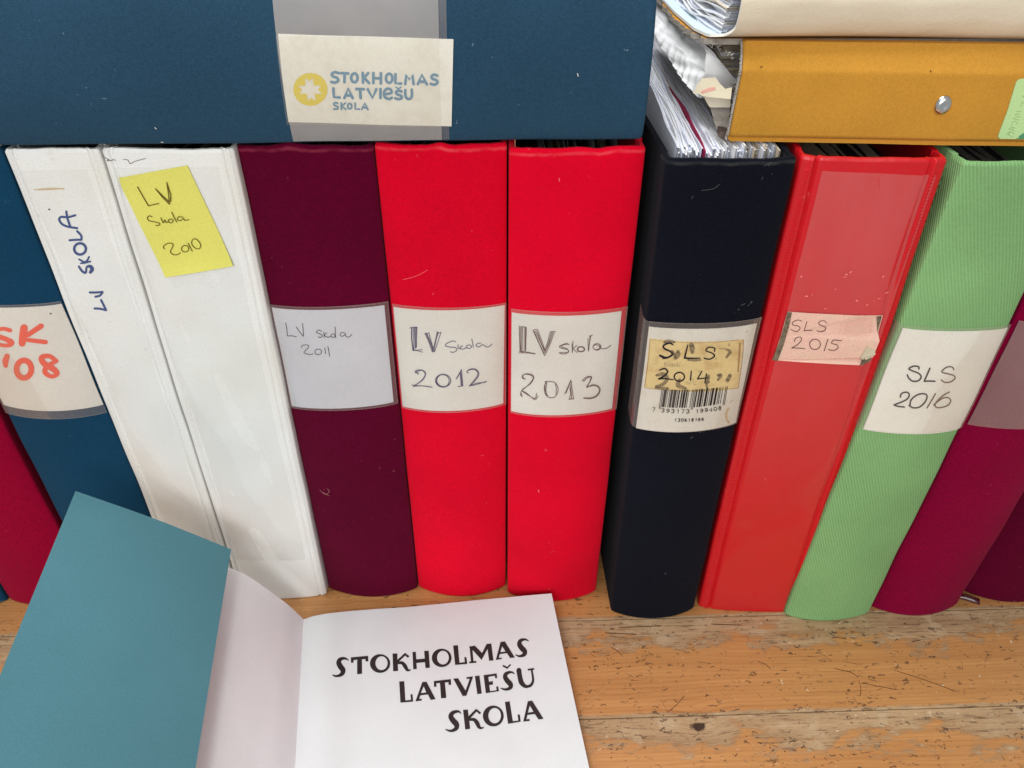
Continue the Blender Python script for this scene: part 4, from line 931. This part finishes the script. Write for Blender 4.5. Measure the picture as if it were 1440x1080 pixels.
# papers inside
shrink_stack(rt, OL.x-.002, OL.x+.30, OL.y+.03, OL.y+.25, zo+.005, zt-.0035, 44, [M['page'], M['pageb'], M['pagec']], 5, .0013, th=.0005)
ED = [[(1038, 150, .322), (1038, 116, .336), (1014, 88, .347), (1000, 70, .353)], [(978, 134, .332), (990, 100, .343), (994, 76, .350), (985, 58, .3545)], [(957, 110, .337), (966, 80, .346), (976, 58, .351), (972, 47, .3555)],
      [(938, 80, .341), (950, 56, .348), (958, 38, .352), (955, 32, .3555)], [(918, 44, .345), (930, 30, .349), (938, 16, .353), (940, 12, .3555)], [(900, 12, .346), (908, 0, .349), (915, -10, .353), (922, -16, .3555)]]
ED = [[atz(p[:2], p[2]) for p in r] for r in ED]
def droop(a, b):     # crumpled sleeve hanging over the ends of the papers; a low -> high, b front -> back
    def line(r, t):
        i = t*3; k = min(2, int(i)); f = i-k; f = f*f*(3-2*f)*.4+f*.6; return r[k]*(1-f)+r[k+1]*f
    i = b*(len(ED)-1); k = min(len(ED)-2, int(i)); f = i-k
    p = line(ED[k], a)*(1-f)+line(ED[k+1], a)*f
    w = .0014*noise.noise(Vector((a*4+b*3, b*3.2, 5)))+.0007*noise.noise(Vector((a*9+b*8, b*5, 9)))-.0016*abs(noise.noise(Vector((a*7+b*6, b*2.2, 1))))
    if a < .3: w += .0009*math.sin(b*88+2*noise.noise(Vector((b*30, 0, 0))))*(1-a/.3)
    return p+Vector((-.75, -.2, .5))*w
slab('plastic_sleeve', 40, 150, lambda a, b: droop(a, b), Vector((.5, 0, -.5)), .0006, M['sleeve'], rt, uvf=lambda a, b: (a*.05, b*.22))
# beige sheet with a pink mark and two folded leaves at the front corner
SX = Plane(Vector((OL.x-.004, 0, 0)), Vector((-1, -.25, .35)))
K = crop(900, 120, 8)
bs = polypatch('beige_sheet', Plane(Vector((OL.x-.012, OL.y+.012, zo+.02)), Vector((-.55, -.6, .45))), [K([(600, 95), (640, 0), (700, -80), (850, -90), (900, -20), (960, 40), (1035, 20), (1020, 155), (800, 135), (700, 120), (660, 90)])], M['beige'], rt, 0, .0004)
bs['label'] = 'beige folded paper with a pink marker stroke'
I = Ink(Plane(Vector((OL.x-.012, OL.y+.012, zo+.02)), Vector((-.55, -.6, .45))), .0002, M['pinkmark'], 'pink_mark'); I.many(K, [[(700, 75, 30), (770, 50, 40), (835, 35, 36)]]); I.build(bs)
polypatch('folded_leaf', Plane(Vector((OL.x-.008, OL.y+.02, zo+.016)), Vector((-.45, -.75, .2))), [K([(718, 125), (1020, 150), (1012, 250), (785, 248), (745, 180)])], M['pagec'], rt, 0, .0004)
polypatch('inner_board', Plane(Vector((OL.x-.004, OL.y+.02, zo+.005)), Vector((-.3, -.5, .8))), [K([(790, 252), (1012, 252), (985, 520), (905, 600), (840, 430)])], M['kraft'], rt, 0, .0004)
# rivet
ru, rv = S.inv((1325.5, 147.5)); c = S.O(ru, rv, 0); N_ = S.N(ru, rv); ax = Vector((1, 0, 0)); az = N_.cross(ax).normalized(); ax = az.cross(N_)
vs = []; fs = []; prof = [(.0040, 0), (.0041, .0004), (.0039, .0009), (.0034, .0015), (.0027, .0019), (.0020, .0021), (.0013, .0020), (.0007, .0019), (.0001, .00185)]
for r_, h_ in prof:
    for k in range(32): t = 2*math.pi*k/32; vs.append(c+ax*r_*math.cos(t)*.9+az*r_*math.sin(t)*1.04+N_*h_)
for j in range(len(prof)-1):
    for k in range(32): fs.append((j*32+k, j*32+(k+1) % 32, (j+1)*32+(k+1) % 32, (j+1)*32+k))
fs.append(tuple((len(prof)-1)*32+k for k in range(32)))
mesh('rivet', vs, fs, M['steel'], rt)
# pale green label
K = crop(1240, 60, 5.4)
gl = polypatch('label', S, [K([(880, 715), (882, 700), (950, 520), (1015, 305), (1030, 282), (1060, 273), (1500, 273), (1500, 735), (895, 728)])], M['glabel'], rt, .0005, .0004)
gl['label'] = 'pale green sticker with rounded corners'
I = Ink(S, .0006, M['gdark'], 'green_print'); I.poly([K([(1015, 728), (1080, 545), (1160, 330), (1500, 330), (1500, 733)])]); I.build(gl)
I = Ink(S, .00065, M['faintgreen'])
I.many(K, [[(945, 688), (965, 700), (985, 712)], [(945, 688), (975, 670), (1000, 690)], [(958, 695), (968, 675)], [(962, 650), (1005, 668)], [(962, 650), (985, 630), (990, 655)], [(985, 640), (1012, 645)], [(985, 618), (985, 600), (1010, 592), (1025, 612)], [(990, 570), (1035, 585)], [(1010, 560), (1045, 560)], [(1005, 545), (1040, 535)], [(1015, 522), (1055, 515)], [(1050, 480), (1062, 462), (1070, 445)], [(1060, 400), (1085, 420)]], .9, True)
I.build(gl)
SP = Ink(S, .0004, M['scratch'], 'fleck'); SP.many(crop(840, 0, 2.4), [[(550, 228), (556, 226)], [(1122, 240), (1125, 243)]], 1.3); SP.build(rt)['kind'] = 'stuff'

# white folder with soft round back
FX = .0938; zl = zt+.0006
pr = [(.26, 0), (.10, 0), (.05, 0), (.030, 0), (.022, .0003), (.0155, .0025), (.0115, .0075), (.0100, .013), (.0104, .018), (.0145, .023), (.025, .0255), (.1, .026), (.25, .026)]
pr = [(y, zl+z) for y, z in pr]; pr2 = catmull(pr, 6)
fo = thing('plastic_folder', (FX+.15, .15, zt), 'off white plastic folder with a soft round back lying on the ochre binder', 'folder', None)
fdir = Vector((1, -.012, -.004))
FE = [atz(p, zt+.001) for p in ((1016, 54.5), (998, 52), (975, 41), (948, 18), (935, 4))]
def fedge(y):
    P_ = [(.0125, 0.)]+[(p.y, p.x-FX) for p in FE]+[(.3, FE[-1].x-FX)]
    for (a, b), (c, d) in zip(P_, P_[1:]):
        if a <= y <= c: return b+(d-b)*(y-a)/(c-a)
    return 0 if y < P_[0][0] else P_[-1][1]
def fsec(a, b):
    i = b*(len(pr2)-1); k = min(len(pr2)-2, int(i)); t = i-k; y = pr2[k][0]*(1-t)+pr2[k+1][0]*t; z = pr2[k][1]*(1-t)+pr2[k+1][1]*t
    x = a*.31; ex = fedge(y)*(1-a)*max(0, min(1, (zl+.009-z)/.006))
    return Vector((FX+ex, y, z))+fdir*x+Vector((0, .0012*math.sin(a*4)*math.sin(b*6), .0005*math.sin(a*9)))
def fn(a, b):
    e = .004; p = fsec(a, min(1, b+e))-fsec(a, max(0, b-e)); return Vector((0, -p.z, p.y)).normalized()*1
o = slab('folder_cover', 30, len(pr2)*2, fsec, lambda a, b: fn(a, b)*-1, .0012, M['folder'], fo, mats=[M['folder'], M['folderin'], M['label']], uvf=lambda a, b: (a*.31, b*.2))
# papers in the folder
def ffold(i, s, k):
    t = i/30; ph = PH[i]
    y0 = .0150+.0035*(1-t)**2+ph[3]*.3; z0 = zl+.0018+.020*t
    y = y0+.20*s; z = z0+.0012*math.sin(s*25+ph[0])*min(1, s*8)*(1-s)+.0012*min(1, s*8)*noise.noise(Vector((s*20, i*.5, 2)))+.0*s
    return Vector((FX-.003-.006*min(1, s*5)+.0012*math.sin(ph[1]*3)+.2*(1-k), y, z)), Vector((0, 0, 1))
leaf_stack(fo, 31, ffold, [M['page'], M['pageb'], M['pagec']], lambda i: (2 if i % 9 == 7 else i % 2), th=.0003)
# dark thing above it
dk = thing('dark_folder', (FX+.2, .15, .38), 'dark grey folder on top of the white one, just its lower edge in view', 'folder', None)
DL = aty((1052, -4), .012); DR = aty((1440, 5), .006)
def dsec(a, b):
    base = DL+(DR-DL)*(a*2.0); ang = -math.pi/2+math.pi*b
    return base+Vector((0, .010-.010*math.cos(ang), .009+.009*math.sin(ang)))
vs, fs = grid(20, 12, dsec)
mesh('spine', vs, fs, M['darkgrey'], dk)
slab('cover', 6, 6, lambda a, b: DL+(DR-DL)*(a*2.0)+Vector((0, .0101+.24*b, .0001)), Vector((0, 0, 1)), .002, M['darkgrey'], dk)
slab('cover', 6, 6, lambda a, b: DL+(DR-DL)*(a*2.0)+Vector((0, .0101+.24*b, .0159)), Vector((0, 0, 1)), .002, M['darkgrey'], dk)

# ------------------------------------------------------------------ open booklet
bk = thing('booklet', atz((427, 871), 0), 'open booklet with teal folded cover and white title page reading STOKHOLMAS LATVIESU SKOLA', 'booklet')
A = atz((427, 871), .004); A2 = atz((415, 1080), .004); dd = (A2-A).normalized(); ee = Vector((-dd.y, dd.x, 0)); ee = ee if ee.x > 0 else -ee
LB = .215
def sec(px): q = atpl(px, A, dd)-A; return q.dot(ee), q.z
def prof_at(pp, t):
    i = t*(len(pp)-1); k = min(len(pp)-2, int(i)); f = i-k; return pp[k][0]*(1-f)+pp[k+1][0]*f, pp[k][1]*(1-f)+pp[k+1][1]*f
EDGE = [(427, 871), (440, 866.5), (458, 863), (490, 859.5), (535, 856), (570, 854), (640, 847), (717, 839), (775, 832), (900, 815)]
def edge_y(X):
    for (a, b), (c, d) in zip(EDGE, EDGE[1:]):
        if X <= c: return b+(d-b)*(X-a)/(c-a)
    return EDGE[-1][1]
def hgt(x, b):      # hump beside the fold, far corner curling up against the binders
    h = .0028*math.exp(-((x-.015)/.013)**2)*min(1, max(0, x)/.004)
    s = max(0, (x-.085)/.082); return h+.0135*s*s*math.exp(-max(0, b)*2.2)
def start(x, z):
    t = 0
    for _ in range(8):
        X, Y = proj(A+ee*x+dd*t+Vector((0, 0, z))); t += (edge_y(X)-Y)/1500
    return t
PW = .1665
STT = [(PW*i/60, start(PW*i/60, hgt(PW*i/60, 0))) for i in range(61)]
class Page:
    def at(s, px, d):
        h = 0
        for _ in range(12):
            p = atz(px, A.z+h+d); q = p-A; x = q.dot(ee); bb = q.dot(dd)/LB
            t0 = STT[min(60, max(0, int(round(x/PW*60))))][1]; b = (bb*LB-t0)/(LB-t0); h = hgt(x/(1-.03*b), max(0, bb))
        return p
PG = Page()
def pagef(a, b, dz=0, ext=0):
    x = PW*a; t0 = STT[min(60, int(round(a*60)))][1]
    bb = (t0+(LB-t0)*b)/LB
    return A+ee*(x+ext*a)*(1-.03*b)+dd*(LB*bb)+Vector((0, 0, hgt(x, max(0, bb))+dz))
# right page edge follows the photograph: almost parallel to the fold
page = slab('page', 60, 30, lambda a, b: pagef(a, b), Vector((0, 0, -1)), .00015, M['bookpaper'], bk)
for k in range(1, 6): slab('page', 60, 12, lambda a, b, k=k: pagef(a, b, -.00045*k*min(1, a*6+.2)-.0006*k*a*a*max(0, 1-b*1.6), -.0004*k)+dd*(.0003*k), Vector((0, 0, -1)), .00012, M['bookpaper'], bk)
def lowest(a, b): p = pagef(a, b); p.z = max(.0004, p.z-.0032 if a > .05 else p.z-.003); p.z = .0006+.0*a; return p
slab('back_cover', 60, 4, lambda a, b: (lambda p: Vector((p.x, p.y, .0009)))(pagef(a, b)), Vector((0, 0, -1)), .0005, M['bookpink'], bk, mats=[M['bookpink'], M['teal'], M['bookpink']])
I = Ink(PG, .00022, M['printblack'])
CA, CB, CX = crop(460, 880, 9), crop(610, 880, 9), crop(610, 960, 9)
hole = lambda c, pts: c(pts)
def LP(c, *loops): I.poly([c(l) for l in loops])
def ST(c, pts): I.stroke(c(pts))
e16 = lambda *a: ell(*a, 0, 40)[:-1]
ST(CA, [(270, 436, 10), (240, 416, 24), (200, 412, 36), (160, 430, 50), (148, 470, 64), (172, 520, 68), (200, 560, 66), (190, 605, 52), (150, 630, 34), (105, 636, 24), (70, 622, 12)])
LP(CA, [(300, 400), (518, 380), (522, 448), (488, 452), (484, 420), (440, 424), (442, 606), (380, 612), (380, 428), (335, 434), (332, 468), (303, 468)])
LP(CA, e16(670, 477, 128, 118), e16(688, 473, 77, 88))
LP(CA, [(828, 352), (888, 350), (890, 430), (985, 343), (1042, 383), (1022, 405), (988, 378), (912, 448), (893, 470), (898, 570), (836, 575)]); ST(CA, [(890, 470, 30), (950, 470, 40), (985, 510, 50), (1012, 555, 38), (1035, 563, 22), (1060, 555, 8)])
LP(CA, [(1080, 332), (1122, 330), (1128, 425), (1235, 415), (1228, 318), (1285, 316), (1300, 530), (1245, 536), (1238, 460), (1130, 470), (1135, 546), (1090, 550)])
LP(CB, e16(100, 406, 125, 116), e16(115, 403, 75, 87))
LP(CB, [(245, 250), (305, 246), (325, 468), (392, 460), (386, 398), (412, 396), (424, 482), (270, 495)])
LP(CB, [(448, 262), (520, 252), (612, 345), (668, 230), (728, 224), (755, 438), (700, 443), (680, 292), (604, 432), (490, 305), (502, 448), (537, 444), (538, 467), (448, 475), (446, 455), (470, 450), (455, 290)])
LP(CB, [(845, 205), (900, 198), (1025, 400), (965, 408), (925, 345), (835, 358), (822, 408), (860, 402), (860, 420), (785, 432)], [(865, 258), (908, 326), (842, 334)])
ST(CB, [(1198, 192, 10), (1165, 174, 22), (1125, 175, 34), (1092, 195, 48), (1084, 235, 60), (1112, 280, 66), (1148, 320, 64), (1148, 358, 50), (1112, 380, 36), (1075, 384, 24), (1038, 368, 12)])
LP(CA, [(912, 705), (975, 702), (990, 945), (1060, 938), (1055, 868), (1080, 866), (1088, 958), (928, 972)])
LP(CA, [(1205, 712), (1258, 708), (1372, 928), (1310, 938), (1275, 868), (1180, 880), (1165, 925), (1198, 925), (1196, 945), (1118, 955)], [(1222, 765), (1255, 845), (1185, 852)])
LP(CB, [(0, 700), (215, 675), (220, 745), (188, 748), (184, 712), (140, 718), (158, 910), (92, 918), (78, 722), (30, 728), (35, 770), (3, 772)])
LP(CB, [(245, 668), (308, 664), (402, 820), (455, 670), (415, 672), (412, 652), (492, 640), (492, 660), (412, 884), (365, 888)])
LP(CB, [(520, 636), (578, 630), (607, 856), (550, 864)])
LP(CB, [(630, 625), (795, 603), (802, 660), (778, 664), (772, 632), (690, 645), (698, 710), (745, 700), (750, 742), (702, 750), (712, 828), (795, 816), (790, 770), (815, 766), (825, 826), (658, 852)])
ST(CB, [(1020, 607, 10), (990, 588, 22), (948, 590, 34), (912, 612, 48), (904, 650, 58), (930, 695, 64), (968, 738, 64), (972, 778, 48), (930, 802, 34), (888, 803, 24), (850, 790, 12)])
LP(CB, [(880, 494), (928, 520), (965, 484), (978, 494), (930, 545), (868, 512)])
I.stroke(CB([(1077, 563, 62), (1088, 640, 60), (1108, 715, 62), (1145, 758, 48), (1185, 768, 36), (1232, 748, 34), (1256, 695, 30), (1252, 640, 27), (1240, 560, 24)])); LP(CB, [(1188, 545), (1270, 535), (1270, 556), (1190, 566)]); LP(CB, [(1044, 566), (1106, 558), (1110, 580), (1048, 590)])
ST(CX, [(343, 388, 10), (318, 366, 24), (275, 366, 38), (230, 390, 52), (216, 430, 64), (245, 480, 70), (285, 525, 70), (285, 575, 52), (240, 605, 36), (195, 608, 24), (153, 592, 12)])
LP(CX, [(370, 345), (430, 340), (440, 425), (535, 330), (598, 378), (582, 400), (540, 365), (470, 440), (447, 470), (460, 582), (398, 592)]); ST(CX, [(450, 467, 30), (510, 468, 42), (548, 510, 54), (572, 560, 42), (605, 575, 22), (635, 562, 8)])
LP(CX, e16(753, 421, 132, 131), e16(770, 417, 80, 98))
LP(CX, [(900, 245), (960, 236), (1000, 487), (1070, 480), (1060, 405), (1088, 402), (1100, 492), (940, 520)])
LP(CX, [(1190, 235), (1245, 228), (1388, 455), (1325, 465), (1278, 395), (1185, 408), (1172, 465), (1212, 458), (1214, 482), (1132, 492)], [(1215, 290), (1262, 368), (1190, 380)])
I.build(page)
# raised front cover (white inside) with its flap folded back over it (teal outside)
def depth_for(px, target):     # point on the ray of px in the plane through A square to the fold
    return atpl(px, A, dd)
Q = atpl((107, 692), A, dd); q2 = ((Q-A).dot(ee), Q.z-A.z)
wl = [sec(p) for p in ((427, 871), (408, 853), (390, 839), (350, 811), (324, 799))]
print('cover Q', q2, [tuple(round(c, 4) for c in w) for w in wl], )
m3 = ((wl[-1][0]*.45+q2[0]*.55)-.004, wl[-1][1]*.45+q2[1]*.55+.0)
lps = catmull([(0, 0)]+wl[1:]+[m3, q2], 6)
def covf(a, b): x, z = prof_at(lps, a); return A+ee*x+dd*(LB*b)+Vector((0, 0, z))
slab('front_cover', 40, 6, covf, (ee*-.6+Vector((0, 0, -.8))), .00035, M['bookpink'], bk, mats=[M['bookpink'], M['teal'], M['bookpink']])
Rr_ = atpl((325, 773), A, dd); r2 = ((Rr_-A).dot(ee), Rr_.z-A.z)
mid = ((q2[0]+r2[0])/2+.001, (q2[1]+r2[1])/2+.0012)
fps = catmull([(q2[0]-.0002, q2[1]+.0006), mid, r2], 8)
def flf(a, b): x, z = prof_at(fps, a); return A+ee*x+dd*(LB*b-.0003)+Vector((0, 0, z))
fl = slab('cover_flap', 20, 6, flf, (ee*-.3+Vector((0, 0, -.9))), .00035, M['teal'], bk, mats=[M['teal'], M['bookpink'], M['bookpink']]); fl['label'] = 'teal flap of the cover'
